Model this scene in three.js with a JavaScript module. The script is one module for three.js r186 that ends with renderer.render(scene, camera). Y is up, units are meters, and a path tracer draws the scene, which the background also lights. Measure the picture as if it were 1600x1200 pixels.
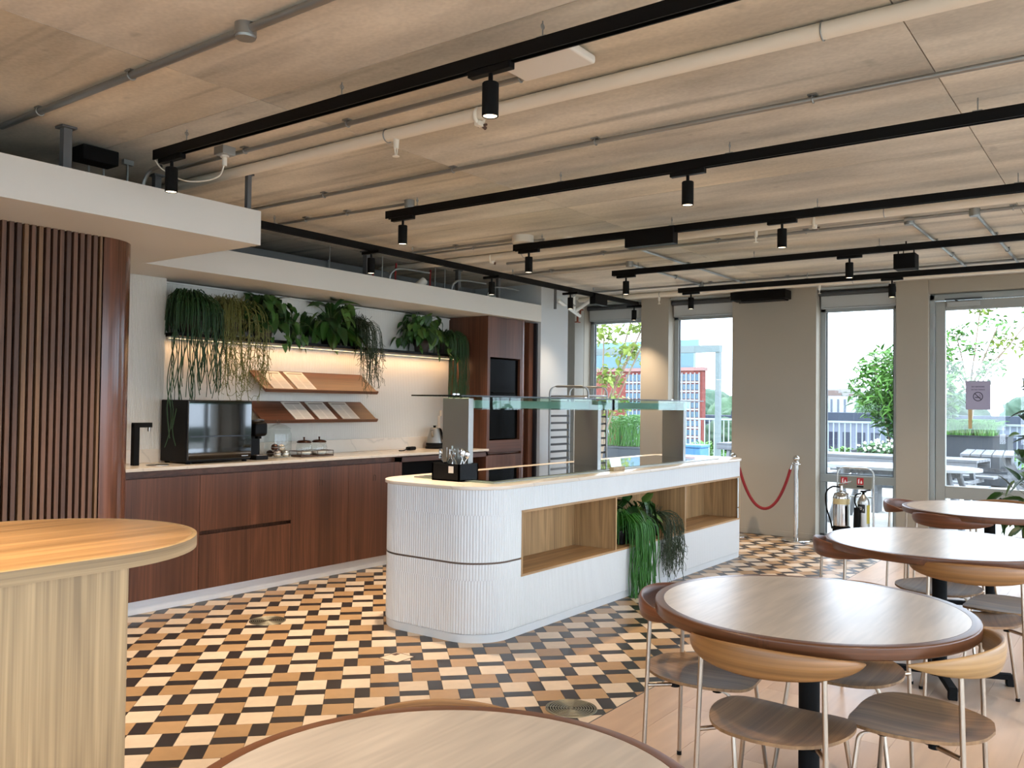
import * as THREE from 'three';
import { RoundedBoxGeometry } from 'three/addons/geometries/RoundedBoxGeometry.js';
import { mergeGeometries, toCreasedNormals } from 'three/addons/utils/BufferGeometryUtils.js';
import { RectAreaLightUniformsLib } from 'three/addons/lights/RectAreaLightUniformsLib.js';
RectAreaLightUniformsLib.init();

const scene = new THREE.Scene();
// ---------- camera, sky, exposure ----------
const camera = new THREE.PerspectiveCamera(47.93, 4 / 3, 0.05, 2000);
camera.rotation.order = 'YXZ';
camera.rotation.set(THREE.MathUtils.degToRad(1.3176), THREE.MathUtils.degToRad(-53.664), THREE.MathUtils.degToRad(0.7104));
camera.position.set(0, 1.5, 0);
scene.add(camera);
const SKY = 4.4;
scene.background = new THREE.Color().setRGB(0.80 * SKY, 0.96 * SKY, 1.15 * SKY);
const renderer = new THREE.WebGLRenderer({ antialias: true });
renderer.toneMapping = THREE.LinearToneMapping;
renderer.toneMappingExposure = 1.62;
renderer.shadowMap.enabled = true;
const SPOT_CD = 8, WARM = new THREE.Color().setRGB(1.0, 0.78, 0.56);
const LED_I = 16, LEDWARM = new THREE.Color().setRGB(1.0, 0.58, 0.27);

// ---------- helpers ----------
let seed = 7;
const rnd = () => { seed = (seed * 1664525 + 1013904223) >>> 0; return seed / 4294967296; };
const rr = (a, b) => a + (b - a) * rnd();
const V = (x, y, z) => new THREE.Vector3(x, y, z);
const taken = {};
const uniq = n => { taken[n] = (taken[n] || 0) + 1; return taken[n] === 1 ? n : n + '_' + String(taken[n] - 1).padStart(3, '0'); };
function mesh(name, geo, mat, parent) {
  const g = Array.isArray(geo) ? merge(geo) : geo;
  const m = new THREE.Mesh(g, mat); m.name = name; m.castShadow = m.receiveShadow = true; parent.add(m); return m;
}
function thing(name, label, category, pos = [0, 0, 0], turn = 0, group) {
  const o = new THREE.Group(); o.name = uniq(name); o.position.set(...pos); o.rotation.y = turn;
  o.userData = { label, category }; if (group) o.userData.group = group; scene.add(o); return o;
}
function single(name, label, category, geo, mat, pos = [0, 0, 0], turn = 0, group) {
  const m = mesh(uniq(name), geo, mat, scene); m.position.set(...pos); m.rotation.y = turn;
  m.userData = { label, category }; if (group) m.userData.group = group; return m;
}
function struct(name, label, pos = [0, 0, 0], category = 'structure') {
  const o = new THREE.Group(); o.name = name; o.position.set(...pos); o.userData = { kind: 'structure', label, category }; scene.add(o); return o;
}
function recenter(g, [x, y, z]) { const dx = x - g.position.x, dy = y - g.position.y, dz = z - g.position.z; g.position.set(x, y, z); for (const c of g.children) { c.position.x -= dx; c.position.y -= dy; c.position.z -= dz; } }
const stuff = m => { m.userData.kind = 'stuff'; return m; };
function merge(list) {
  const out = list.filter(Boolean).map(g => {
    const n = g.index ? g.toNonIndexed() : g;
    for (const k of Object.keys(n.attributes)) if (!['position', 'normal', 'uv'].includes(k)) n.deleteAttribute(k);
    if (!n.attributes.uv) n.setAttribute('uv', new THREE.BufferAttribute(new Float32Array(n.attributes.position.count * 2), 2));
    return n;
  });
  return out.length === 1 ? out[0] : mergeGeometries(out);
}
// box from extents, optional rounded edges
function bx(x0, x1, y0, y1, z0, z1, r = 0) {
  const w = Math.abs(x1 - x0), h = Math.abs(y1 - y0), d = Math.abs(z1 - z0);
  const g = r ? new RoundedBoxGeometry(w, h, d, 2, Math.min(r, w / 2.01, h / 2.01, d / 2.01)) : new THREE.BoxGeometry(w, h, d);
  return g.translate((x0 + x1) / 2, (y0 + y1) / 2, (z0 + z1) / 2);
}
const cyl = (r0, r1, h, x, y, z, seg = 20) => new THREE.CylinderGeometry(r1, r0, h, seg).translate(x, y + h / 2, z);
function rod(a, b, r, seg = 10) {
  const d = b.clone().sub(a), g = new THREE.CylinderGeometry(r, r, d.length(), seg);
  g.applyQuaternion(new THREE.Quaternion().setFromUnitVectors(V(0, 1, 0), d.clone().normalize()));
  return g.translate((a.x + b.x) / 2, (a.y + b.y) / 2, (a.z + b.z) / 2);
}
const tube = (pts, r, seg = 24, rad = 8, closed = false, tension = 0.5) => new THREE.TubeGeometry(new THREE.CatmullRomCurve3(pts, closed, 'catmullrom', tension), seg, r, rad, closed);
// polyline with rounded corners swept as a tube
function bentTube(pts, r, bend, rad = 8) {
  const path = new THREE.CurvePath();
  let last = pts[0];
  for (let i = 1; i < pts.length - 1; i++) {
    const p = pts[i], a = p.clone().add(pts[i - 1].clone().sub(p).setLength(bend)), b = p.clone().add(pts[i + 1].clone().sub(p).setLength(bend));
    if (last.distanceTo(a) > 1e-4) path.add(new THREE.LineCurve3(last, a));
    path.add(new THREE.QuadraticBezierCurve3(a, p, b)); last = b;
  }
  path.add(new THREE.LineCurve3(last, pts[pts.length - 1]));
  const out = [];
  for (const c of path.curves) { const n = c.isLineCurve3 ? 1 : 6; for (let k = 0; k < n; k++) out.push(c.getPoint(k / n)); }
  out.push(pts[pts.length - 1]);
  class Poly extends THREE.Curve { getPoint(t) { const f = t * (out.length - 1), i = Math.min(out.length - 2, Math.floor(f)); return out[i].clone().lerp(out[i + 1], f - i); } getPointAt(t) { return this.getPoint(t); } }
  return new THREE.TubeGeometry(new Poly(), out.length - 1, r, rad, false);
}
const lathe = (pts, seg = 32) => new THREE.LatheGeometry(pts.map(p => new THREE.Vector2(p[0], p[1])), seg);
// prism over a closed outline of [x, z] points
function extrudeXZ(pts, y0, y1, crease = 0, bevel = 0) {
  const s = new THREE.Shape(pts.map(p => new THREE.Vector2(p[0], -p[1])));
  let g = new THREE.ExtrudeGeometry(s, { depth: y1 - y0 - 2 * bevel, bevelEnabled: bevel > 0, bevelSize: bevel, bevelOffset: -bevel, bevelThickness: bevel, bevelSegments: 2 }).rotateX(-Math.PI / 2).translate(0, y0 + bevel, 0);
  return crease ? toCreasedNormals(g, crease) : g;
}
// uv in metres; grain: axis the texture's v runs along
function uvm(g, grain = 'y', ou = 0, ov = 0) {
  if (g.index) g = g.toNonIndexed();
  const p = g.attributes.position, n = g.attributes.normal, uv = new Float32Array(p.count * 2);
  for (let i = 0; i < p.count; i++) {
    const c = { x: p.getX(i), y: p.getY(i), z: p.getZ(i) }, a = { x: Math.abs(n.getX(i)), y: Math.abs(n.getY(i)), z: Math.abs(n.getZ(i)) };
    const dom = a.x >= a.y && a.x >= a.z ? 'x' : a.y >= a.z ? 'y' : 'z';
    let vAxis = grain, uAxis = ['x', 'y', 'z'].find(k => k !== dom && k !== grain);
    if (dom === grain) { [uAxis, vAxis] = ['x', 'y', 'z'].filter(k => k !== dom); }
    uv[2 * i] = c[uAxis] + ou; uv[2 * i + 1] = c[vAxis] + ov;
  }
  g.setAttribute('uv', new THREE.BufferAttribute(uv, 2)); return g;
}
// ---------- procedural textures ----------
function hash2(x, y, s) { let h = (x * 374761393 + y * 668265263 + s * 1274126177) | 0; h = Math.imul(h ^ (h >>> 13), 1274126177); return ((h ^ (h >>> 16)) >>> 0) / 4294967296; }
function pnoise(x, y, px, py, s) {            // tileable value noise
  const xi = Math.floor(x), yi = Math.floor(y), fx = x - xi, fy = y - yi, u = fx * fx * (3 - 2 * fx), v = fy * fy * (3 - 2 * fy);
  const m = (a, p) => ((a % p) + p) % p, h = (a, b) => hash2(m(a, px), m(b, py), s);
  return (h(xi, yi) * (1 - u) + h(xi + 1, yi) * u) * (1 - v) + (h(xi, yi + 1) * (1 - u) + h(xi + 1, yi + 1) * u) * v;
}
const fbm = (x, y, p, q, s, o = 4) => { let t = 0, a = 0.5, n = 0; for (let i = 0; i < o; i++) { t += a * pnoise(x * (1 << i), y * (1 << i), p * (1 << i), q * (1 << i), s + i); n += a; a *= 0.5; } return t / n; };
function tex(w, h, f, mx, my, srgb = true) {  // f(u,v)->[r,g,b] 0..1 ; covers mx x my metres
  const d = new Uint8Array(w * h * 4);
  for (let j = 0; j < h; j++) for (let i = 0; i < w; i++) {
    const c = f(i / w, j / h), k = 4 * (j * w + i);
    d[k] = 255 * Math.min(1, Math.max(0, c[0])); d[k + 1] = 255 * Math.min(1, Math.max(0, c[1])); d[k + 2] = 255 * Math.min(1, Math.max(0, c[2])); d[k + 3] = 255;
  }
  const t = new THREE.DataTexture(d, w, h); t.wrapS = t.wrapT = THREE.RepeatWrapping; t.magFilter = THREE.LinearFilter; t.minFilter = THREE.LinearMipmapLinearFilter; t.generateMipmaps = true;
  if (srgb) t.colorSpace = THREE.SRGBColorSpace; t.repeat.set(1 / mx, 1 / my); t.needsUpdate = true; return t;
}
function woodTex(s, contrast, fig) {           // 1 m across the grain, 2.4 m along
  return tex(768, 512, (u, v) => {
    const warp = (fbm(u * 3, v * 1, 3, 1, s, 3) - 0.5) * 1.5 + (fbm(u * 14, v * 2, 14, 2, s + 9, 3) - 0.5) * 0.22;
    const ring = 0.5 + 0.5 * Math.sin((u + warp) * Math.PI * 2 * fig);
    const streak = fbm(u * 90, v * 3, 90, 3, s + 20, 3), fine = pnoise(u * 300, v * 10, 300, 10, s + 31), slow = fbm(u * 9, v * 1, 9, 1, s + 40, 3);
    const t = 0.16 * (ring - 0.5) + 0.55 * (streak - 0.5) + 0.22 * (fine - 0.5) + 0.5 * (slow - 0.5);
    const k = 0.86 + contrast * t; return [k, k * (1 - 0.05 * contrast * (0.5 - t)), k * (1 - 0.1 * contrast * (0.5 - t))];
  }, 1, 2.4);
}
const T_WALNUT = woodTex(11, 0.48, 7), T_OAK = woodTex(57, 0.42, 9);
const T_LAMINATE = tex(512, 512, (u, v) => { const k = 0.9 + 0.16 * (fbm(u * 5, v * 34, 5, 34, 3, 3) - 0.5) + 0.06 * (pnoise(u * 12, v * 150, 12, 150, 5) - 0.5); return [k, k * 0.995, k * 0.985]; }, 1.3, 1.3);
const T_PLANK = tex(512, 512, (u, v) => { const k = 0.9 + 0.14 * (fbm(u * 26, v * 4, 26, 4, 61, 3) - 0.5) + 0.1 * (fbm(u * 7, v * 5, 7, 5, 71, 3) - 0.5); return [k, k * 0.99, k * 0.975]; }, 1.2, 2.0);
const T_CONCRETE = tex(1024, 1024, (u, v) => {
  const a = fbm(u * 5, v * 3, 5, 3, 101, 5), b = fbm(u * 22, v * 5, 22, 5, 121, 4), c = pnoise(u * 300, v * 300, 300, 300, 140);
  let k = 0.87 + 0.34 * (a - 0.5) + 0.24 * (b - 0.5) + 0.05 * (c - 0.5);
  const sp = pnoise(u * 46, v * 30, 46, 30, 150); if (sp > 0.93) k -= 0.09 * (sp - 0.93) / 0.07;
  const line = fbm(u * 30, v * 2, 30, 2, 171, 3); if (line > 0.66) k -= 0.9 * (line - 0.66);
  const st = fbm(u * 3, v * 2, 3, 2, 160, 3), w = Math.max(0, st - 0.55);
  return [k, k * (0.985 - 0.1 * w), k * (0.955 - 0.28 * w)];
}, 3.1, 3.7);
const B_CONCRETE = tex(512, 512, (u, v) => { const k = 0.5 + 0.5 * (fbm(u * 16, v * 16, 16, 16, 200, 4) - 0.5) + 0.25 * (pnoise(u * 120, v * 120, 120, 120, 210) - 0.5); return [k, k, k]; }, 1.5, 1.5, false);
const T_STONE = tex(512, 512, (u, v) => { const w = fbm(u * 4, v * 4, 4, 4, 300, 4); const vein = Math.pow(1 - Math.abs(Math.sin((u * 2 + v + w * 1.3) * Math.PI * 2)), 7); const k = 0.95 - 0.09 * vein + 0.04 * (w - 0.5); return [k, k * 0.99, k * 0.97]; }, 1.1, 1.1);
const T_TILE = tex(256, 256, (u, v) => { const k = 0.93 + 0.07 * (fbm(u * 24, v * 24, 24, 24, 400, 3) - 0.5) + 0.05 * (fbm(u * 5, v * 5, 5, 5, 410, 2) - 0.5); return [k, k, k]; }, 0.9, 0.9);
const T_BRICK = tex(256, 256, (u, v) => { const k = 0.85 + 0.25 * (fbm(u * 40, v * 40, 40, 40, 500, 3) - 0.5); return [k, k, k]; }, 8, 8);
// ---------- materials ----------
const std = (c, rough = 0.6, metal = 0, o = {}) => new THREE.MeshStandardMaterial({ color: c, roughness: rough, metalness: metal, ...o });
const phy = (c, rough, o = {}) => new THREE.MeshPhysicalMaterial({ color: c, roughness: rough, ...o });
const M = {
  white: std('#d2cfc7', 0.6), pier: std('#a39a8b', 0.75), darkwall: std('#8d8f8e', 0.85),  // pier tone darker than its cream paint, standing in for backlit shade
  concrete: std('#e2dcd2', 0.85, 0, { map: T_CONCRETE, bumpMap: B_CONCRETE, bumpScale: 0.0015 }), joint: std('#8a7a68', 0.95),
  walnut: std('#6e4531', 0.42, 0, { map: T_WALNUT }), walnutSatin: std('#6e4531', 0.18, 0, { map: T_WALNUT }),
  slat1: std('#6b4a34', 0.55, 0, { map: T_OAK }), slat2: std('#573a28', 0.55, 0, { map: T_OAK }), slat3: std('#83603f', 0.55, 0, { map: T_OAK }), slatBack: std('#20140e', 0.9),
  oak: std('#c39d6d', 0.5, 0, { map: T_OAK }), oakPale: std('#c2a478', 0.5, 0, { map: T_OAK }), oakTop: std('#c39a68', 0.3, 0, { map: T_OAK }),
  chairOak: std('#94683a', 0.42, 0, { map: T_OAK }), chairSeat: std('#9a7650', 0.55, 0, { map: T_OAK }), chairPale: std('#b08a5a', 0.4, 0, { map: T_OAK }), chairWalnut: std('#6f4228', 0.38, 0, { map: T_OAK }),
  laminate: std('#c4b8aa', 0.28, 0, { map: T_LAMINATE }), rim: std('#6a4228', 0.3, 0, { map: T_WALNUT }),
  stone: std('#e2d8ca', 0.22, 0, { map: T_STONE }), plank: [std('#c6a98f', 0.36, 0, { map: T_PLANK }), std('#c9ae95', 0.38, 0, { map: T_PLANK }), std('#c0a38a', 0.37, 0, { map: T_PLANK })],
  tileL: [std('#d2bfa8', 0.34, 0, { map: T_TILE }), std('#ccb89f', 0.36, 0, { map: T_TILE })], tileT: [std('#ab8a64', 0.34, 0, { map: T_TILE }), std('#a3825c', 0.36, 0, { map: T_TILE })], tileD: [std('#211d1d', 0.34), std('#262222', 0.36)],
  grout: std('#6d655d', 0.9),
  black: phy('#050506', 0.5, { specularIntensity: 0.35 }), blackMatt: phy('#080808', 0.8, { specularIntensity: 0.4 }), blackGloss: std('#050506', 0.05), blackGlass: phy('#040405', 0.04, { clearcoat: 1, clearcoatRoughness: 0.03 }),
  steel: std('#b9b7b2', 0.3, 1), steelBrushed: std('#a09f9b', 0.42, 1), chrome: std('#d6d6d4', 0.08, 1), galv: std('#9c9e9c', 0.42, 0.85), legSteel: std('#b6aa9b', 0.32, 1),
  pipeWhite: std('#e4dac8', 0.5), greyPaint: std('#5d5f60', 0.6), greyLight: std('#9fa2a2', 0.6), frame: std('#9aa09e', 0.5), frameDark: std('#3c4042', 0.5), blind: std('#b1b3b0', 0.8),
  pane: phy('#ffffff', 0.0, { transmission: 1, thickness: 0, ior: 1.45 }), guardGlass: phy('#dff0ea', 0.0, { transmission: 1, thickness: 0, ior: 1.5, specularIntensity: 0.5 }), glassEdge: std('#0c1512', 0.2),
  jar: phy('#f4f7f6', 0.02, { transmission: 1, thickness: 0, ior: 1.45 }),
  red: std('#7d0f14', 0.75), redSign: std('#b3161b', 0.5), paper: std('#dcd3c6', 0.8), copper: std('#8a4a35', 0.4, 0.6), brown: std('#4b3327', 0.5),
  leaf: [std('#264a1a', 0.42, 0, { side: THREE.DoubleSide }), std('#315820', 0.42, 0, { side: THREE.DoubleSide }), std('#1d3d17', 0.45, 0, { side: THREE.DoubleSide }), std('#4d6c2d', 0.45, 0, { side: THREE.DoubleSide })],
  strand: std('#1d4016', 0.5), strandDark: std('#26451c', 0.55), twig: std('#6a6a32', 0.6), twigDark: std('#2f3d22', 0.6), stem: std('#4a5a2a', 0.6), pot: std('#3a2e28', 0.6), potBlack: std('#17181a', 0.5), soil: std('#2a1d14', 0.95),
  outLeaf: std('#4f7a2c', 0.6, 0, { side: THREE.DoubleSide }), outLeafY: std('#7c8c38', 0.6, 0, { side: THREE.DoubleSide }), outLeafD: std('#38602a', 0.6, 0, { side: THREE.DoubleSide }), outGrass: std('#4f7f36', 0.6, 0, { side: THREE.DoubleSide }), bark: std('#8a7763', 0.85),
  deck: std('#b4b2ac', 0.8, 0, { map: T_STONE }), greyTimber: std('#7b7e82', 0.75, 0, { map: T_OAK }), planter: std('#34383c', 0.6), railing: std('#8f999c', 0.5), pergola: std('#65706f', 0.6),
};
const LAMPGLOW = new THREE.MeshStandardMaterial({ color: '#ffe9c8', emissive: new THREE.Color().setRGB(1.0, 0.82, 0.55), emissiveIntensity: 3.0 });
const LEDGLOW = new THREE.MeshStandardMaterial({ color: '#ffe2b5', emissive: new THREE.Color().setRGB(1.0, 0.75, 0.42), emissiveIntensity: 1.6 });
// ================= STRUCTURE =================
const CEIL = 2.88;
// ---- floor ----
const floor = struct('floor', 'patterned tile floor by the kitchen and pale plank floor under the tables', [0, 0, 0], 'floor');
mesh('screed', [bx(-2.85, 10.25, -0.2, -0.006, -6.7, 3.05)], M.grout, floor);
const fwd = V(0, 0, -1).applyEuler(camera.rotation), rightV = V(1, 0, 0).applyEuler(camera.rotation), upV = V(0, 1, 0).applyEuler(camera.rotation);
function seen(x, y, z) {           // is a point in the photo's frame, and how near
  const d = V(x, y - 1.5, z), f = d.dot(fwd); if (f < 0.3) return 0;
  const u = 1350 * d.dot(rightV) / f, v = 1350 * d.dot(upV) / f; return Math.abs(u) < 815 && Math.abs(v) < 615 ? 1 / (f * f * f) : 0;
}
function behindIsland(x, z) {      // floor point hidden by the island
  for (let k = 1; k < 40; k++) { const t = k / 40, px = x * t, pz = z * t, py = 1.5 * (1 - t); if (px > 4.22 && px < 8.5 && pz < -3.3 && pz > -4.2 && py < 0.97) return true; }
  return false;
}
{
  const u = 0.152, g = 0.0011, S = Math.SQRT1_2, o2 = -0.257, o1 = 5.395, ZB = -2.128, ZT = -5.69, list = [];
  const toX = (t1, t2) => (t1 + t2) * S, toZ = (t1, t2) => (t2 - t1) * S;
  const add = (a2, a1, w, h, kind) => {
    const c1 = a1 + h / 2, c2 = a2 + w / 2, x = toX(c1, c2), z = toZ(c1, c2);
    if (x < 0.9 || x > 9.97 || z > ZB + 0.12 || z < ZT - 0.12) return;
    if (x > 4.45 && x < 8.3 && z > -4.05 && z < -3.5) return;
    let poly = [[a2 + g, a1 + g], [a2 + w - g, a1 + g], [a2 + w - g, a1 + h - g], [a2 + g, a1 + h - g]].map(([b, a]) => [toX(a, b), toZ(a, b)]);
    const clip = (P, f) => { const out = []; for (let i = 0; i < P.length; i++) { const A = P[i], B = P[(i + 1) % P.length], fa = f(A), fb = f(B); if (fa >= 0) out.push(A); if (fa * fb < 0) { const t = fa / (fa - fb); out.push([A[0] + t * (B[0] - A[0]), A[1] + t * (B[1] - A[1])]); } } return out; };
    const whole = poly.every(p => p[1] < ZB && p[1] > ZT && p[0] < 9.985);
    if (!whole) { poly = clip(poly, p => ZB - p[1]); poly = clip(poly, p => p[1] - ZT); poly = clip(poly, p => 9.985 - p[0]); if (poly.length < 3) return; }
    list.push({ x, z, w, h, kind, whole, poly, s: seen(x, 0, z) * w * h * (behindIsland(x, z) ? 0 : 1) });
  };
  for (let b = -70; b < 70; b++) for (let j = -50; j < 70; j++) {
    const a2 = o2 + b * u + j * 1.5 * u, a1 = o1 - b * u + j * 1.5 * u, k = ((b % 2) + 2) % 2 ? 'T' : 'L';
    add(a2, a1, u, u, k); add(a2 + u, a1, u / 2, u, 'D'); add(a2 + 1.5 * u, a1, u, u, k); add(a2 + 1.5 * u, a1 + u, u, u / 2, 'D');
  }
  const prism = poly => {          // flat tile with sides, 6 mm thick
    const pos = [], nor = [], uv = [], put = (p, y, n) => { pos.push(p[0], y, p[1]); nor.push(...n); uv.push(p[0], p[1]); };
    for (let i = 1; i < poly.length - 1; i++) { put(poly[0], 0, [0, 1, 0]); put(poly[i], 0, [0, 1, 0]); put(poly[i + 1], 0, [0, 1, 0]); }
    const area = poly.reduce((s, p, i) => { const q = poly[(i + 1) % poly.length]; return s + p[0] * q[1] - q[0] * p[1]; }, 0);
    if (area > 0) for (let i = 0; i < pos.length / 9; i++) for (let k = 0; k < 3; k++) { const a = pos[9 * i + 3 + k]; pos[9 * i + 3 + k] = pos[9 * i + 6 + k]; pos[9 * i + 6 + k] = a; if (k < 2) { const b = uv[6 * i + 2 + k]; uv[6 * i + 2 + k] = uv[6 * i + 4 + k]; uv[6 * i + 4 + k] = b; } }
    for (let i = 0; i < poly.length; i++) { const A = poly[i], B = poly[(i + 1) % poly.length], n0 = [B[1] - A[1], 0, -(B[0] - A[0])], l = Math.hypot(n0[0], n0[2]) || 1, n = [n0[0] / l * (area > 0 ? 1 : -1), 0, n0[2] / l * (area > 0 ? 1 : -1)];
      for (const [p, y] of area > 0 ? [[A, 0], [B, 0], [B, -.006], [A, 0], [B, -.006], [A, -.006]] : [[A, 0], [B, -.006], [B, 0], [A, 0], [A, -.006], [B, -.006]]) put(p, y, n); }
    const q = new THREE.BufferGeometry(); q.setAttribute('position', new THREE.Float32BufferAttribute(pos, 3)); q.setAttribute('normal', new THREE.Float32BufferAttribute(nor, 3)); q.setAttribute('uv', new THREE.Float32BufferAttribute(uv, 2)); return q;
  };
  list.sort((a, b) => b.s - a.s);
  const matOf = k => (k === 'L' ? M.tileL : k === 'T' ? M.tileT : M.tileD), rest = { L: [], T: [], D: [] };
  list.forEach((t, i) => { if (i < 300) mesh('tile', prism(t.poly), matOf(t.kind)[Math.floor(rnd() * 2)], floor); else rest[t.kind].push(prism(t.poly)); });
  for (const k of 'LTD') if (rest[k].length) stuff(mesh({ L: 'cream_tiles', T: 'tan_tiles', D: 'black_tiles' }[k], rest[k], matOf(k)[0], floor));
  // pale planks under the tables
  const W = 0.24, LEN = 1.5, far = [[], [], []];
  for (let r = 0; ZB + r * W < 2.8; r++) for (let k = -1; k < 11; k++) {
    const z0 = ZB + 0.004 + r * W, x0 = -4 + k * LEN + (r * 0.53) % LEN, x1 = Math.min(9.985, x0 + LEN - 0.0012), z1 = Math.min(2.8, z0 + W - 0.0012); if (x1 < -2.5 || x0 > 9.9) continue;
    const m = Math.floor(rnd() * 3), geo = uvm(bx(Math.max(-2.6, x0), x1, -0.006, 0, z0, z1), 'x', rnd() * 3, rnd() * 3);
    const vis = [0, 0.33, 0.66, 1].some(t => seen(x0 + t * LEN, 0, z0 + W / 2) > 0);
    if (vis) mesh('plank', geo, M.plank[m], floor); else far[m].push(geo);
  }
  far.forEach((l, i) => l.length && stuff(mesh('planks', l, M.plank[i], floor)));
}
mesh('threshold_strip', [bx(0.9, 9.985, -0.006, 0.0005, -2.13, -2.124)], M.frameDark, floor);

// ---- ceiling: concrete cast in 2.58 m bays ----
const ceiling = struct('ceiling', 'bare board-marked concrete ceiling cast in square bays', [0, 0, 0], 'ceiling');
mesh('slab', [bx(-2.85, 10.32, CEIL + 0.012, CEIL + 0.25, -6.7, 3.05)], M.joint, ceiling);
{
  const xs = [-2.85, -0.11, 2.475, 5.06, 7.645, 10.32], zs = [-6.7, -5.86, -3.275, -0.695, 1.885, 3.05];
  for (let i = 0; i < xs.length - 1; i++) for (let j = 0; j < zs.length - 1; j++)
    mesh('panel', uvm(bx(xs[i] + 0.0025, xs[i + 1] - 0.0025, CEIL, CEIL + 0.012, zs[j] + 0.0025, zs[j + 1] - 0.0025), 'z', rnd() * 3, rnd() * 3), M.concrete, ceiling);
}
// ---- window wall (far) at x = 10 ----
const wallFar = struct('wall_far', 'cream window wall with piers between the tall windows', [0, 0, 0], 'wall');
const piers = [[-6.7, -6.15], [-5.288, -4.897], [-4.05, -3.047], [-2.192, -1.874], [-0.62, -0.2], [0.75, 1.55], [2.45, 2.8]];
for (const [a, b] of piers) mesh('pier', [bx(10, 10.32, -0.01, CEIL, a, b)], M.pier, wallFar);
mesh('lintel', [bx(10.17, 10.32, 2.78, CEIL, -6.15, 2.8)], M.pier, wallFar);
mesh('corner_column', [bx(9.62, 9.85, 0, CEIL, -6.5, -6.06, 0.01)], std('#9a968c', 0.7), wallFar);
for (const [a, b] of piers.slice(1, 4)) mesh('skirting', [bx(9.988, 10, 0, 0.06, a, b)], M.pier, wallFar);
// ---- windows ----
let wn = 0;
function windowAt(z0, z1, transom = 0.7, label = '', x = 10.2, blind = true) {
  const w = struct('window_' + (++wn), label, [x, 0, 0], 'window');
  const H = 2.66, f = 0.06;
  mesh('frame', [bx(-0.035, 0.035, 0, H, z0, z0 + f, 0.004), bx(-0.035, 0.035, 0, H, z1 - f, z1, 0.004), bx(-0.035, 0.035, H - f, H + 0.13, z0, z1, 0.004), bx(-0.035, 0.035, 0, 0.06, z0, z1, 0.004), bx(-0.04, 0.04, transom - 0.09, transom, z0, z1, 0.006)], M.frame, w);
  mesh('gasket', [bx(-0.012, 0.012, 0.06, H - f, z0 + f, z0 + f + 0.012), bx(-0.012, 0.012, 0.06, H - f, z1 - f - 0.012, z1 - f), bx(-0.012, 0.012, transom, transom + 0.012, z0 + f, z1 - f)], M.frameDark, w);
  mesh('pane', [bx(-0.003, 0.003, transom, H - f, z0 + f, z1 - f)], M.pane, w);
  mesh('pane', [bx(-0.003, 0.003, 0.06, transom - 0.09, z0 + f, z1 - f)], M.pane, w);
  return w;
}
const winSpecs = [[-6.15, -5.288, 'tall window in the kitchen corner with a leafy tree outside'], [-4.897, -4.05, 'tall window showing the pergola post and brick office block'], [-3.047, -2.192, 'tall window behind the fire extinguishers'], [-0.2, 0.75, 'tall window right of the glazed door, outside the picture'], [1.55, 2.45, 'second tall window right of the glazed door, outside the picture']];
winSpecs.forEach(s => windowAt(s[0], s[1], 0.74, s[2]));
// roller blinds in the heads of the three visible windows
const blindWords = ['roller blind pulled up over the corner window', 'roller blind pulled up over the window with the pergola view', 'roller blind pulled up over the window behind the extinguishers'];
winSpecs.slice(0, 3).forEach((s, i) => {
  const b = thing('roller_blind', blindWords[i], 'blind', [10.075, 2.6, (s[0] + s[1]) / 2], 0, 'roller blinds in the window heads'), h = (s[1] - s[0]) / 2;
  mesh('fabric', [bx(0.01, 0.018, 0.045, 0.178, -h + 0.03, h - 0.005)], M.blind, b);
  mesh('bottom_bar', [bx(0.002, 0.026, 0.03, 0.047, -h + 0.03, h - 0.005, 0.004)], M.greyLight, b);
  mesh('tube', [rod(V(0.0, 0.205, -h + 0.01), V(0.0, 0.205, h - 0.01), 0.029, 16)], std('#3a3d40', 0.6), b);
  mesh('head_box', [bx(-0.04, 0.05, 0.245, 0.277, -h, h, 0.004)], M.frame, b);
  mesh('chain_gear', [cyl(0.018, 0.018, 0.03, -0.005, 0.2, h - 0.05)], M.greyLight, b);
});
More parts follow.
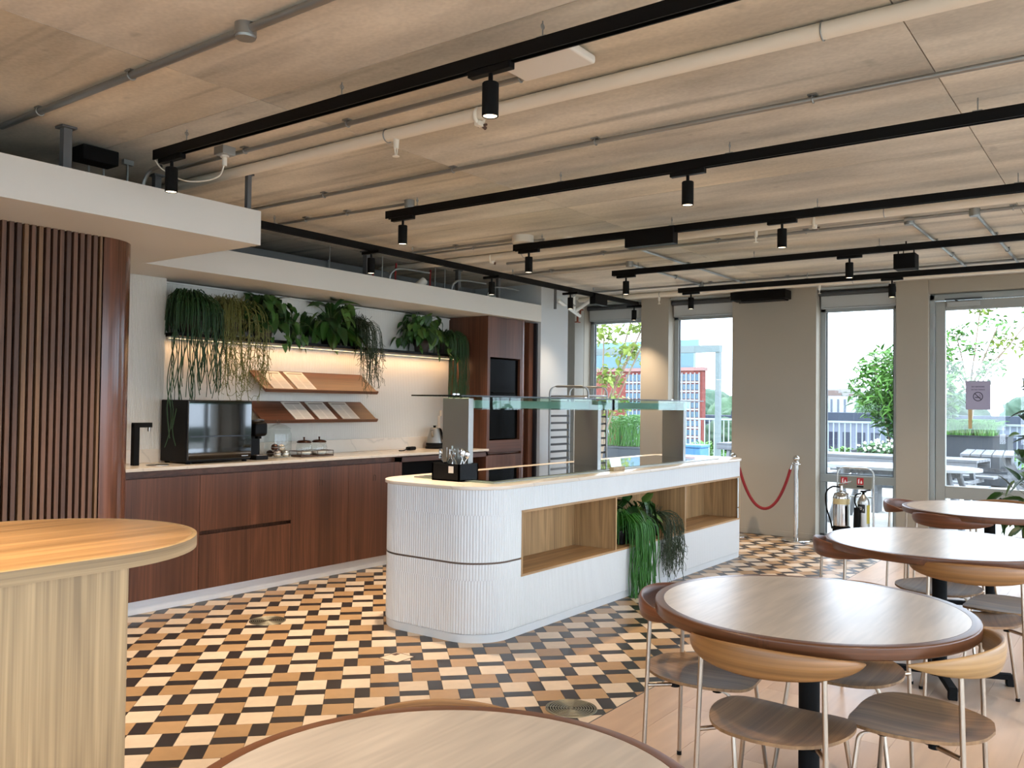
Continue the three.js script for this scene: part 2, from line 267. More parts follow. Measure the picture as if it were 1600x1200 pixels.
// ---- glazed terrace door ----
{
  const d = struct('door_1', 'grey framed glazed terrace door with a no smoking notice', [10.13, 0, 0], 'door'), z0 = -1.874, z1 = -0.62;
  mesh('door_frame', [bx(-0.05, 0.06, 0, 2.72, z0, z0 + 0.05, 0.005), bx(-0.05, 0.06, 0, 2.72, z1 - 0.05, z1, 0.005), bx(-0.05, 0.06, 2.66, 2.72, z0, z1, 0.005)], M.frame, d);
  mesh('door_leaf', [bx(-0.035, 0.035, 0.02, 2.65, z0 + 0.055, z0 + 0.15, 0.006), bx(-0.035, 0.035, 0.02, 2.65, z1 - 0.15, z1 - 0.055, 0.006), bx(-0.035, 0.035, 2.55, 2.65, z0 + 0.15, z1 - 0.15, 0.004), bx(-0.038, 0.038, 0.56, 0.69, z0 + 0.15, z1 - 0.15, 0.006), bx(-0.035, 0.035, 0.02, 0.14, z0 + 0.15, z1 - 0.15, 0.004)], std('#9a9c96', 0.5), d);
  mesh('pane', [bx(-0.003, 0.003, 0.69, 2.55, z0 + 0.15, z1 - 0.15)], M.pane, d);
  mesh('pane', [bx(-0.003, 0.003, 0.14, 0.56, z0 + 0.15, z1 - 0.15)], M.pane, d);
  for (const y of [2.35, 2.0, 0.4]) mesh('hinge', [bx(-0.06, -0.048, y, y + 0.16, z0 + 0.03, z0 + 0.055, 0.003)], M.greyLight, d);
  mesh('door_closer', [bx(-0.075, -0.036, 2.585, 2.635, z0 + 0.17, z0 + 0.48, 0.008)], std('#a3a5a2', 0.5), d);
  mesh('closer_arm', [bx(-0.07, -0.05, 2.655, 2.67, z0 + 0.15, z0 + 0.5), rod(V(-0.06, 2.61, z0 + 0.3), V(-0.06, 2.662, z0 + 0.24), 0.008)], M.frameDark, d);
  mesh('head_panel', [bx(-0.11, 0.06, 2.73, CEIL, z0, z1, 0.004)], M.pier, d);
}
// ---- right wall with daylight windows, outside the frame (mirrored in the oven door) ----
const wallRight = struct('wall_right', 'white wall with wide windows, beyond the right edge of the picture', [0, 0, 0], 'wall');
const ZR = 2.8, XB = -2.6;
{
  mesh('lintel', [bx(XB - 0.2, 10.32, 2.74, CEIL, ZR + 0.02, ZR + 0.25)], M.white, wallRight);
  const ops = []; for (let x = XB; x < 9.8; x += 1.55) ops.push([x + 0.12, Math.min(9.95, x + 1.55)]);
  ops.forEach(([a, b], i) => {
    mesh('pier', [bx(a - 0.12, a, -0.01, CEIL, ZR, ZR + 0.25)], M.white, wallRight);
    const w = struct('window_' + (++wn), 'tall daylight window number ' + (i + 1) + ' from the back of the right wall', [0, 0, ZR + 0.12], 'window');
    mesh('frame', [bx(a, a + .05, 0, 2.74, -.035, .035), bx(b - .05, b, 0, 2.74, -.035, .035), bx(a + .05, b - .05, 2.69, 2.74, -.035, .035), bx(a + .05, b - .05, 0, .06, -.035, .035)], M.frame, w);
    mesh('pane', [bx(a + .05, b - .05, .06, 2.69, -.003, .003)], M.pane, w);
  });
  mesh('pier', [bx(9.95, 10.32, -0.01, CEIL, ZR, ZR + 0.25)], M.white, wallRight);
}
const wallBack = struct('wall_back', 'white wall with wide windows behind the camera', [0, 0, 0], 'wall');  // unseen windows, inferred from the lit island end, added for more daylight
{
  const ops = [[-4.2, -2.6], [-2.4, -0.9], [-0.7, 0.8], [1.0, 2.6]]; let last = -6.7;
  for (const [a, b] of [...ops, [ZR + 0.25, 0]]) { mesh('pier', [bx(XB - 0.25, XB, -0.01, CEIL, last, a)], M.white, wallBack); last = b; }
  mesh('lintel', [bx(XB - 0.25, XB - 0.02, 2.7, CEIL, -4.2, 2.6)], M.white, wallBack);
  ops.forEach(([a, b], i) => {
    const w = struct('window_' + (++wn), 'tall window number ' + (i + 1) + ' from the left in the wall behind the camera', [XB - 0.12, 0, 0], 'window');
    mesh('frame', [bx(-.035, .035, 0, 2.7, a, a + .05), bx(-.035, .035, 0, 2.7, b - .05, b), bx(-.035, .035, 2.65, 2.7, a + .05, b - .05), bx(-.035, .035, 0, .06, a + .05, b - .05)], M.frame, w);
    mesh('pane', [bx(-.003, .003, .06, 2.65, a + .05, b - .05)], M.pane, w);
  });
}
// ---- kitchen wall ----
function flutes(x0, x1, y0, y1, z, pitch, depth) {   // reeded board facing +z
  const n = Math.round((x1 - x0) / pitch), pos = [], nor = [], idx = []; let k = 0;
  for (let i = 0; i < n; i++) for (let s = 0; s <= 4; s++) {
    const a = (s / 4 - 0.5) * Math.PI * 0.9, x = x0 + (i + s / 4) * (x1 - x0) / n, zz = z + depth * (Math.cos(a) - Math.cos(0.45 * Math.PI));
    const nn = V(Math.sin(a) * depth * 3.14 / pitch, 0, 1).normalize();
    pos.push(x, y0, zz, x, y1, zz); nor.push(nn.x, 0, nn.z, nn.x, 0, nn.z);
    if (s < 4) idx.push(k, k + 2, k + 1, k + 1, k + 2, k + 3); k += 2;
  }
  const g = new THREE.BufferGeometry(); g.setAttribute('position', new THREE.Float32BufferAttribute(pos, 3)); g.setAttribute('normal', new THREE.Float32BufferAttribute(nor, 3)); g.setAttribute('uv', new THREE.Float32BufferAttribute(new Float32Array(pos.length / 3 * 2), 2)); g.setIndex(idx); return g;
}
const wallLeft = struct('wall_left', 'white reeded kitchen wall with plastered return by the windows', [0, 0, 0], 'wall');
mesh('backing', [bx(-2.85, 10.25, -0.01, CEIL, -6.75, -6.55)], M.darkwall, wallLeft);
mesh('alcove_back', [bx(3.79, 7.26, 0.9, 2.43, -6.4, -6.205)], M.white, wallLeft);
mesh('reeded_panel', flutes(3.795, 7.25, 1.14, 2.425, -6.205, 0.0125, 0.003), M.white, wallLeft);
mesh('side_panel_core', [bx(2.9, 3.79, 0.9, 2.44, -6.4, -6.125)], M.white, wallLeft);
mesh('reeded_panel', flutes(2.9, 3.788, 1.12, 2.435, -6.125, 0.0125, 0.003), M.white, wallLeft);
mesh('shadow_gap_bead', [bx(3.795, 7.25, 2.415, 2.428, -6.205, -6.19)], M.white, wallLeft);
mesh('white_wall', [bx(8.13, 8.7, 0, CEIL, -6.56, -5.58)], std('#c3c8ca', 0.6), wallLeft);
mesh('doorway_side', [uvm(bx(8.015, 8.098, 0, 2.425, -5.9, -5.66), 'y')], M.walnut, wallLeft);
mesh('doorway_edge', [bx(8.1, 8.128, 0, 2.425, -5.9, -5.62)], std('#15161c', 0.4), wallLeft);
// ---- bulkheads ----
const b1 = struct('trim_1', 'deep white bulkhead over the slatted wall', [0, 2.44, -4.316], 'bulkhead');
mesh('fascia', [bx(XB, 3.284, 0, 0.206, -0.02, 0)], M.white, b1);
mesh('end_fascia', [bx(3.264, 3.284, 0, 0.206, -1.255, -0.0205)], M.white, b1);
mesh('soffit', [bx(XB, 3.263, 0, 0.02, -2.2, -0.021)], M.white, b1);
const b2 = struct('trim_2', 'long white bulkhead over the kitchen counter', [0, 2.44, -5.575], 'bulkhead');
mesh('fascia', [bx(3.0, 8.13, 0, 0.19, -0.02, 0)], M.white, b2);
mesh('soffit', [bx(3.264, 8.13, 0.0005, 0.02, -0.98, -0.0205)], M.white, b2);
// ---- slatted partition with rounded end ----
{
  const p = struct('wall_partition', 'dark slatted timber wall with a smooth rounded end', [0, 0, 0], 'wall'), R = 0.26, cx = 2.625, zf = -4.87;
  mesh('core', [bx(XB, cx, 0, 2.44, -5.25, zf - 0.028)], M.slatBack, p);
  const pts = [[cx - 0.02, zf]];
  for (let i = 0; i <= 24; i++) { const a = Math.PI / 2 * (1 - i / 24); pts.push([cx + R * Math.cos(a), zf - R + R * Math.sin(a)]); }
  pts.push([cx + R, -6.12], [cx + R - 0.02, -6.12]);
  for (let i = 24; i >= 0; i--) { const a = Math.PI / 2 * (1 - i / 24); pts.push([cx + (R - 0.02) * Math.cos(a), zf - R + (R - 0.02) * Math.sin(a)]); }
  pts.push([cx - 0.02, zf - 0.02]);
  const g = extrudeXZ(pts, 0, 2.44, 0.4);
  { const pos = g.attributes.position, uv = g.attributes.uv; for (let i = 0; i < pos.count; i++) { const dx = pos.getX(i) - cx, dz = pos.getZ(i) - zf + R; uv.setXY(i, Math.atan2(dx, Math.max(0, dz)) * R - Math.min(0, dz), pos.getY(i)); } }
  mesh('rounded_end', g, M.walnutSatin, p);
  const pitch = 0.038; let k = 0;
  for (let x = cx - 0.012; x > -0.2; x -= pitch, k++) {
    const h = hash2(k, 3, 9), mm = h < 0.45 ? M.slat1 : h < 0.75 ? M.slat2 : M.slat3;
    mesh('slat', uvm(bx(x - 0.022, x, 0, 2.44, zf - 0.028, zf), 'y', k * 0.31, k * 0.7), mm, p);
  }
}
// ================= KITCHEN RUN =================
const ZF = -5.64, CT = 1.02;            // door faces, counter top height
{ const t = struct('baseboard_kitchen', 'pale steel plinth under the kitchen cabinets', [0, 0, 0], 'plinth');
  mesh('plinth_board', [bx(2.9, 7.25, 0, 0.1, -5.72, -5.68)], std('#e8ebee', 0.3), t); }
function cabinet(name, label, x0, x1, build, cat = 'cabinet', grp) {
  const c = thing(name, label, cat, [(x0 + x1) / 2, 0.1, ZF], 0, grp), w = (x1 - x0) / 2;
  build(c, w); return c;
}
const carcass = (c, w, y1 = 0.885) => mesh('carcass', [bx(-w + 0.001, w - 0.001, 0, y1, -0.46, -0.06)], M.walnut, c);
const front = (name, c, a, b, y0, y1, o) => mesh(name, uvm(bx(a + 0.0015, b - 0.0015, y0, y1, -0.02, 0, 0.0015), 'y', o, o * 1.7), M.walnut, c);
cabinet('base_cabinet', 'plain walnut cupboard beside the slatted wall', 2.9, 3.795, (c, w) => { carcass(c, w); front('door', c, -w, w, 0.0, 0.845, 0.2); }, 'cabinet', 'walnut base cabinets');
cabinet('drawer_cabinet', 'walnut drawer unit with two wide drawers under the black oven', 3.795, 4.645, (c, w) => {
  carcass(c, w); front('drawer', c, -w, w, 0.0, 0.4, 0.9); front('drawer', c, -w, w, 0.43, 0.845, 1.6);
}, 'cabinet', 'walnut base cabinets');
const slotDoor = (lab, x0, x1, o) => cabinet('base_cabinet', lab, x0, x1, (c, w) => {
  carcass(c, w); const d = front('door', c, -w, w, 0.0, 0.845, o);
  mesh('slot_outline', [tube([V(-0.013, 0.69, 0.001), V(-0.013, 0.73, 0.001), V(0, 0.745, 0.001), V(0.013, 0.73, 0.001), V(0.013, 0.69, 0.001)], 0.0028, 20, 6)], M.brown, d);  // dark outline stands in for the shade of a cut-out finger slot
}, 'cabinet', 'walnut base cabinets');
slotDoor('walnut cupboard with a small slot pull right of the drawers', 4.645, 5.27, 2.4);
slotDoor('walnut cupboard with a small slot pull, half behind the island', 5.27, 5.9, 3.3);
cabinet('open_cabinet', 'walnut unit with black open recess behind the island', 5.9, 7.25, (c, w) => {
  mesh('carcass', [uvm(bx(-w, w, 0, 0.52, -0.46, 0), 'y'), uvm(bx(-w, -w + 0.04, 0.52, 0.885, -0.46, 0), 'y'), uvm(bx(w - 0.03, w, 0.52, 0.885, -0.46, 0), 'y'), uvm(bx(-w, w, 0.84, 0.885, -0.46, 0), 'x')], M.walnut, c);
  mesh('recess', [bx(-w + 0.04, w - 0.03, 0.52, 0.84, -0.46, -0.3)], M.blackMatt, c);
}, 'cabinet');
{ // recessed walnut rail + worktop + upstand
  const w = thing('worktop', 'long cream stone worktop along the kitchen wall', 'worktop', [5.07, 0.985, -5.91]);
  mesh('slab', [uvm(bx(-2.17, 2.18, 0.012, 0.035, -0.29, 0.285, 0.003), 'x')], M.stone, w);
  mesh('recessed_rail', [bx(-2.17, 2.18, -0.035, 0.012, -0.27, 0.215)], M.walnut, w);
  mesh('upstand', [uvm(bx(-1.28, 2.18, 0.035, 0.155, -0.295, -0.275, 0.002), 'x')], M.stone, w);
  mesh('upstand', [uvm(bx(-2.17, -1.28, 0.035, 0.135, -0.215, -0.198, 0.002), 'x')], M.stone, w);
}
// tall oven cabinet
{
  const x0 = 7.253, x1 = 7.9, w = (x1 - x0) / 2, c = thing('tall_cabinet', 'tall walnut cabinet with black oven niche by the doorway', 'cabinet', [(x0 + x1) / 2, 0, -5.66]);
  mesh('side_panel', [uvm(bx(-w, -w + 0.02, 0.1, 2.437, -0.72, 0), 'y')], M.walnut, c);
  mesh('side_panel', [uvm(bx(w - 0.02, w, 0.1, 2.437, -0.72, 0), 'y')], M.walnut, c);
  mesh('back', [bx(-w + .02, w - .02, 0.1, 2.437, -0.72, -0.7)], M.walnut, c);
  const fr = M.walnut;
  mesh('upper_door', uvm(bx(-w + 0.021, w - 0.021, 2.0, 2.436, -0.02, 0.0, 0.0015), 'y', 0.5), fr, c);
  mesh('frame_edge', [bx(-w + .02, -w + 0.045, 1.1, 2.0, -0.05, 0)], fr, c); mesh('frame_edge', [bx(w - 0.055, w - .02, 1.1, 2.0, -0.05, 0)], fr, c);
  mesh('oven', [bx(-w + 0.046, w - 0.056, 1.56, 1.985, -0.5, -0.03, 0.004)], phy('#030303', 0.25, { specularIntensity: 0.15 }), c);
  mesh('oven', [bx(-w + 0.046, w - 0.056, 1.115, 1.55, -0.5, -0.03, 0.004)], phy('#030303', 0.25, { specularIntensity: 0.15 }), c);
  mesh('oven_handle', [rod(V(-0.2, 1.62, -0.015), V(0.18, 1.62, -0.015), 0.006)], M.blackMatt, c);
  mesh('drawer', uvm(bx(-w + 0.021, w - 0.021, 0.975, 1.105, -0.02, 0.0, 0.0015), 'x', 1.5), fr, c);
  mesh('drawer', uvm(bx(-w + 0.021, w - 0.021, 0.76, 0.948, -0.02, 0.0, 0.0015), 'y', 2.5), fr, c);
  mesh('drawer', uvm(bx(-w + 0.021, w - 0.021, 0.1, 0.752, -0.02, 0.0, 0.0015), 'y', 3.5), fr, c);
  mesh('inner_shelf', [bx(-w + .02, w - .02, 0.955, 0.97, -0.7, -0.03)], M.walnut, c);
  mesh('plinth', [bx(-w, w, 0, 0.1, -0.7, -0.05)], M.walnut, c);
  // rounded end beside the doorway
  const pts = [[w, 0], [w + 0.001, -0.3]]; const R = 0.11, out = [[w + 0.0005, -0.6]]; for (let i = 0; i <= 14; i++) { const a = Math.PI / 2 * (1 - i / 14); out.push([w + R * Math.cos(a) * 1.0, -R + R * Math.sin(a)]); }
  out.push([w + R, -0.6]); out.splice(1, 0, [w + 0.0005, 0]);
  mesh('rounded_end', uvm(extrudeXZ(out, 0, 2.436, 0.4), 'y'), M.walnutSatin, c);
}
// ---- shelf with light strip ----
{
  const s = thing('wall_shelf', 'long black shelf of plants with warm light strip below', 'shelf', [5.52, 1.99, -6.08]);
  mesh('board', [bx(-1.725, 1.728, 0, 0.028, -0.115, 0.12, 0.002)], M.black, s);
  mesh('light_channel', [bx(-1.72, 1.72, -0.012, 0, -0.045, -0.008)], std('#c9c2b8', 0.5), s);
  mesh('led_strip_light', [bx(-1.71, 1.71, -0.0145, -0.012, -0.034, -0.02)], LEDGLOW, s);
  const l = new THREE.RectAreaLight(LEDWARM, LED_I, 3.4, 0.03); l.position.set(0, -0.02, -0.027); l.lookAt(l.position.clone().add(V(5.52, 1.99, -6.08)).add(V(0, -1, 0.02))); l.rotation.set(-Math.PI / 2, 0, 0); s.add(l); l.name = 'led_strip_glow';
}
// ---- sloping magazine shelves ----
function magShelf(label, y, x0, x1, n, offs) {
  const s = thing('magazine_shelf', label, 'shelf', [(x0 + x1) / 2, y, -6.2], 0, 'sloping magazine shelves'), w = (x1 - x0) / 2, tilt = 0.62;
  const b = mesh('board', uvm(bx(-w, w, -0.02, 0, 0, 0.285, 0.002), 'x', n), M.walnut, s);
  b.rotation.x = tilt;
  const lip = mesh('lip', uvm(bx(-w, w, -0.02, 0.012, 0.285, 0.3, 0.002), 'x', n), M.walnut, s); lip.rotation.x = tilt;
  return { s, tilt, x: (x0 + x1) / 2, y };
}
const sh1 = magShelf('upper sloping walnut magazine shelf glowing in the strip light', 1.765, 4.62, 5.93, 1, []);
const sh2 = magShelf('lower sloping walnut magazine shelf over the jars', 1.5, 4.6, 5.93, 2, []);
const T_PRINT = (() => { const c = document.createElement('canvas'); c.width = 256; c.height = 340; const x = c.getContext('2d'); x.fillStyle = '#d9d0c4'; x.fillRect(0, 0, 256, 340); x.fillStyle = '#9a9086'; x.fillRect(24, 22, 208, 26); for (let i = 0; i < 20; i++) { x.fillStyle = i % 5 ? '#b4aba0' : '#a39a90'; x.fillRect(24, 66 + i * 13, 92, 5); x.fillRect(138, 66 + i * 13, 94, 5); } const t = new THREE.CanvasTexture(c); t.colorSpace = THREE.SRGBColorSpace; return t; })();
const printMat = std('#ffffff', 0.7, 0, { map: T_PRINT });
function magazine(sh, dx, label, mat) {
  const m = thing('magazine', label, 'magazine', [sh.x + dx, sh.y, -6.2], 0, 'magazines on the sloping shelves');
  const pages = mesh('pages', [bx(-0.105, 0.105, 0.001, 0.006, 0.02, 0.284)], M.paper, m), cover = mesh('cover', [new THREE.PlaneGeometry(0.21, 0.264).rotateX(-Math.PI / 2).translate(0, 0.0068, 0.152)], mat, m);
  pages.rotation.x = cover.rotation.x = sh.tilt;
}
magazine(sh1, -0.46, 'printed magazine at the left end of the upper sloping shelf', printMat); magazine(sh1, -0.2, 'printed magazine second from left on the upper sloping shelf', printMat);
magazine(sh2, -0.21, 'left magazine of three on the lower sloping shelf', printMat); magazine(sh2, 0.06, 'middle magazine of three on the lower sloping shelf', printMat); magazine(sh2, 0.34, 'right magazine of three on the lower sloping shelf', printMat);
// ---- things on the worktop ----
{
  const o = thing('countertop_oven', 'large black glass-fronted oven on the worktop under trailing plants', 'oven', [4.03, CT, -5.9]);
  mesh('body', [bx(-0.285, 0.285, 0.012, 0.48, -0.19, 0.15, 0.008)], M.black, o);
  mesh('door', [bx(-0.28, 0.28, 0.03, 0.475, 0.152, 0.168, 0.004)], M.blackGlass, o);
  mesh('door_trim', [bx(-0.265, 0.265, 0.2, 0.21, 0.1685, 0.172)], std('#2a2c30', 0.25, 0.6), o);
  mesh('badge', [bx(0.19, 0.25, 0.045, 0.05, 0.1685, 0.17)], M.steel, o);
  for (const [a, b] of [[-.25, -.15], [.25, -.15], [-.25, .12], [.25, .12]]) mesh('foot', [cyl(0.02, 0.02, 0.012, a, 0, b, 10)], M.blackMatt, o);
}
{
  const c = thing('coffee_machine', 'slim black coffee machine right of the oven', 'coffee machine', [4.465, CT, -5.9]);
  mesh('body', [bx(-0.065, 0.065, 0, 0.3, -0.16, 0.0, 0.02)], M.black, c);
  mesh('head', [bx(-0.065, 0.065, 0.19, 0.31, -0.1, 0.1, 0.03)], M.black, c);
  mesh('lever', [tube([V(-0.05, 0.3, -0.02), V(-0.05, 0.32, 0.05), V(0, 0.325, 0.08), V(0.05, 0.32, 0.05), V(0.05, 0.3, -0.02)], 0.007, 20, 6)], M.greyPaint, c);
  mesh('water_tank', [rod(V(0.02, 0.02, -0.11), V(0.02, 0.25, -0.11), 0.05, 18)], std('#1a1b1d', 0.1), c);
  mesh('spout', [bx(-0.02, 0.02, 0.17, 0.2, 0.03, 0.07, 0.005)], M.blackMatt, c);
  mesh('drip_tray', [bx(-0.06, 0.06, 0, 0.035, 0.0, 0.11, 0.008)], M.black, c);
  mesh('drip_grille', [rod(V(-0.05, 0.038, 0.06), V(0.05, 0.038, 0.06), 0.004), rod(V(-0.05, 0.038, 0.08), V(0.05, 0.038, 0.08), 0.004), rod(V(-0.05, 0.038, 0.1), V(0.05, 0.038, 0.1), 0.005)], M.chrome, c);
}
{ // big jar and capsules
  const jx = 4.735, jz = -5.94;
  const j = thing('glass_jar', 'large lidded glass jar holding coffee capsules', 'jar', [jx, CT, jz]);
  mesh('body', lathe([[0.0, 0.004], [0.1, 0.004], [0.112, 0.015], [0.115, 0.06], [0.115, 0.2], [0.105, 0.225], [0.1, 0.24]], 36), M.jar, j);
  mesh('lid', lathe([[0.108, 0.242], [0.108, 0.25], [0.06, 0.275], [0.025, 0.285], [0.0, 0.287]], 36), M.jar, j);
  mesh('knob', new THREE.SphereGeometry(0.02, 16, 12).translate(0, 0.302, 0), M.jar, j);
  const cap = [[-0.05, 0.032, 0.06, '#e2ddd6'], [0.055, 0.032, 0.055, '#eeeeec'], [0.0, 0.032, -0.02, '#8d5a45'], [0.005, 0.088, 0.05, '#d9c8b2'], [-0.06, 0.088, 0.03, '#6b4a40'], [0.06, 0.032, -0.05, '#54443f'], [-0.06, 0.032, -0.045, '#3f3230']];
  const names = ['pale coffee capsule at the lower left of the big jar', 'silver coffee capsule at the lower right of the big jar', 'copper coffee capsule in the middle of the big jar', 'beige coffee capsule on top of the heap in the big jar', 'brown coffee capsule at upper left in the big jar', 'dark coffee capsule at the back right of the big jar', 'dark coffee capsule at the back left of the big jar'];
  cap.forEach(([x, y, z, col], i) => { const q = thing('coffee_capsule', names[i], 'capsule', [jx + x * 0.85, CT + y - 0.026, jz + z * 0.85], 0, 'coffee capsules in the jar'); mesh('shell', lathe([[0, 0], [0.02, 0.003], [0.03, 0.018], [0.032, 0.03], [0.026, 0.046], [0.012, 0.056], [0.0, 0.058]], 18), std(col, 0.25, 0.85), q); mesh('lid_ring', [new THREE.TorusGeometry(0.032, 0.002, 6, 20).rotateX(Math.PI / 2).translate(0, 0.03, 0)], M.steel, q); });
}
{
  const t = thing('jar_tray', 'low dark metal tray under the two small jars', 'tray', [5.07, CT, -5.9]);
  mesh('tray_base', [bx(-0.18, 0.18, 0.004, 0.01, -0.08, 0.08)], M.brown, t);
  const rail = []; for (const y of [0.012, 0.05]) rail.push(rod(V(-.18, y, -.08), V(.18, y, -.08), .003, 6), rod(V(-.18, y, .08), V(.18, y, .08), .003, 6), rod(V(-.18, y, -.08), V(-.18, y, .08), .003, 6), rod(V(.18, y, -.08), V(.18, y, .08), .003, 6));
  for (const x of [-.18, 0, .18]) for (const z of [-.08, .08]) rail.push(rod(V(x, 0, z), V(x, .05, z), .003, 6));
  mesh('rail', rail, M.brown, t);
  for (const [dx, lab] of [[-0.085, 'left of two small glass jars with bronze lids on the tray'], [0.085, 'right of two small glass jars with bronze lids on the tray']]) {
    const j = thing('small_jar', lab, 'jar', [5.07 + dx, CT + 0.01, -5.9], 0, 'small jars on the tray');
    mesh('body', lathe([[0, 0.002], [0.055, 0.002], [0.068, 0.02], [0.07, 0.07], [0.06, 0.105], [0.055, 0.11]], 28), M.jar, j);
    mesh('contents', lathe([[0, 0.004], [0.05, 0.004], [0.06, 0.02], [0.06, 0.035], [0, 0.045]], 20), std('#d8d2c8', 0.8), j);
    mesh('lid', lathe([[0.062, 0.11], [0.064, 0.118], [0.05, 0.13], [0, 0.137]], 28), std('#3e2419', 0.25, 0.6), j);
    mesh('knob', [cyl(0.006, 0.009, 0.025, 0, 0.135, 0, 12)], std('#3e2419', 0.3, 0.6), j);
  }
}
{
  const t = thing('tap', 'square black kitchen tap beside the slatted wall', 'tap', [3.43, CT, -5.9]);
  mesh('column', [bx(-0.022, 0.022, 0, 0.3, -0.022, 0.022, 0.003)], M.blackMatt, t);
  mesh('spout', [bx(-0.022, 0.12, 0.275, 0.31, -0.02, 0.02, 0.003)], M.blackMatt, t);
  mesh('nozzle', [cyl(0.012, 0.014, 0.03, 0.105, 0.246, 0, 14)], M.steel, t);
  const d = thing('drip_tray', 'round steel drip plate set in the worktop under the tap', 'drip tray', [3.56, CT, -5.82]);
  mesh('plate', lathe([[0, 0.002], [0.07, 0.003], [0.075, 0.006], [0.078, 0.004], [0.078, 0]], 32), M.steel, d); mesh('drain_hole', [cyl(0.014, 0.014, 0.0012, 0, 0.0026, 0, 16)], M.black, d);
}
{
  const k = thing('kettle', 'brushed steel electric kettle by the tall cabinet', 'kettle', [6.86, CT, -6.05]);
  mesh('body', lathe([[0, 0.028], [0.088, 0.028], [0.088, 0.06], [0.05, 0.21], [0.046, 0.217], [0, 0.222]], 36), M.steelBrushed, k);
  mesh('band', lathe([[0.089, 0.03], [0.0885, 0.062], [0.087, 0.062]], 36), M.blackMatt, k);
  mesh('power_base', lathe([[0, 0], [0.095, 0], [0.095, 0.02], [0.088, 0.027], [0, 0.027]], 32), M.blackMatt, k);
  mesh('lid_knob', [cyl(0.012, 0.016, 0.022, 0, 0.22, 0, 14)], M.blackMatt, k);
  mesh('spout', [tube([V(-0.06, 0.13, 0.03), V(-0.09, 0.16, 0.045), V(-0.1, 0.195, 0.05)], 0.014, 12, 8)], M.steelBrushed, k);
  mesh('handle', [tube([V(0.045, 0.205, 0), V(0.09, 0.2, 0), V(0.115, 0.15, 0), V(0.118, 0.09, 0)], 0.011, 18, 8)], M.blackMatt, k);
  const s = thing('socket_box', 'white power socket box on the wall behind the kettle', 'socket', [7.12, 1.2, -6.195]);
  mesh('plate', [bx(-0.045, 0.045, 0, 0.16, -0.005, 0.035, 0.004)], std('#d8d0c4', 0.5), s); mesh('plug', [bx(-0.02, 0.02, 0.16, 0.22, 0, 0.03, 0.005)], std('#d8d0c4', 0.5), s);
  mesh('cord', [tube([V(0.27, 0.2, -0.1), V(0.29, 0.08, -0.08), V(0.22, 0.01, -0.03), V(0.1, 0.006, -0.01)], 0.0035, 24, 6)], M.blackMatt, k);
  const c = thing('charger', 'black charger with a short lead lying on the worktop', 'charger', [6.45, CT, -6.0], 0.3);
  mesh('brick', [bx(-0.075, 0.065, 0.001, 0.035, -0.028, 0.028, 0.012)], M.blackMatt, c); mesh('lead', [tube([V(-0.075, 0.015, 0), V(-0.13, 0.018, 0.015), V(-0.19, 0.005, 0.01), V(-0.25, 0.006, -0.01)], 0.006, 20, 6)], M.blackMatt, c);
}
// ================= ISLAND =================
const IX0 = 4.19, IX1 = 8.55, IZ0 = -4.26, IZ1 = -3.29, IR = 0.27;
function islandPath(off = 0, r = IR) {              // outline, counter-clockwise seen from above, starting at the niche's left edge on the front
  const P = [], x0 = IX0 - off, x1 = IX1 + off, z0 = IZ0 - off, z1 = IZ1 + off, R = r + off;
  const arc = (cx, cz, a0, a1) => { for (let i = 0; i <= 10; i++) { const a = a0 + (a1 - a0) * i / 10; P.push([cx + R * Math.cos(a), cz + R * Math.sin(a)]); } };
  arc(x0 + R, z1 - R, Math.PI / 2, Math.PI); arc(x0 + R, z0 + R, Math.PI, 1.5 * Math.PI); arc(x1 - R, z0 + R, 1.5 * Math.PI, 2 * Math.PI); arc(x1 - R, z1 - R, 0, Math.PI / 2);
  return P;
}
// reeded ribbon along a polyline (outward to the left of travel here); from/to in metres of path
function reeded(path, y0, y1, pitch, depth) {
  const L = [0]; for (let i = 1; i < path.length; i++) L.push(L[i - 1] + Math.hypot(path[i][0] - path[i - 1][0], path[i][1] - path[i - 1][1]));
  const tot = L[L.length - 1], n = Math.max(1, Math.round(tot / pitch)), pos = [], nor = [], idx = []; let k = 0, seg = 0;
  for (let i = 0; i < n; i++) for (let s = 0; s <= 4; s++) {
    const d = Math.min(tot - 1e-6, (i + s / 4) * tot / n); while (seg > 0 && L[seg] > d) seg--; while (seg < L.length - 2 && L[seg + 1] < d) seg++;
    const t = (d - L[seg]) / (L[seg + 1] - L[seg] || 1), ax = path[seg], bx_ = path[seg + 1], tx = (bx_[0] - ax[0]), tz = (bx_[1] - ax[1]), l = Math.hypot(tx, tz) || 1;
    const nx = tz / l, nz = -tx / l;                  // outward
    const a = (s / 4 - 0.5) * Math.PI * 0.9, o = depth * (Math.cos(a) - Math.cos(0.45 * Math.PI)), sl = Math.sin(a) * depth * 3.14 / pitch;
    const nn = V(nx + sl * tx / l, 0, nz + sl * tz / l).normalize(), x = ax[0] + tx * t + nx * o, z = ax[1] + tz * t + nz * o;
    pos.push(x, y0, z, x, y1, z); nor.push(nn.x, 0, nn.z, nn.x, 0, nn.z);
    if (s < 4) idx.push(k, k + 1, k + 2, k + 1, k + 3, k + 2); k += 2;
  }
  const g = new THREE.BufferGeometry(); g.setAttribute('position', new THREE.Float32BufferAttribute(pos, 3)); g.setAttribute('normal', new THREE.Float32BufferAttribute(nor, 3)); g.setAttribute('uv', new THREE.Float32BufferAttribute(new Float32Array(pos.length / 3 * 2), 2)); g.setIndex(idx); return g;
}
const NX0 = 4.605, NX1 = 8.325, NY0 = 0.388, NY1 = 0.795;
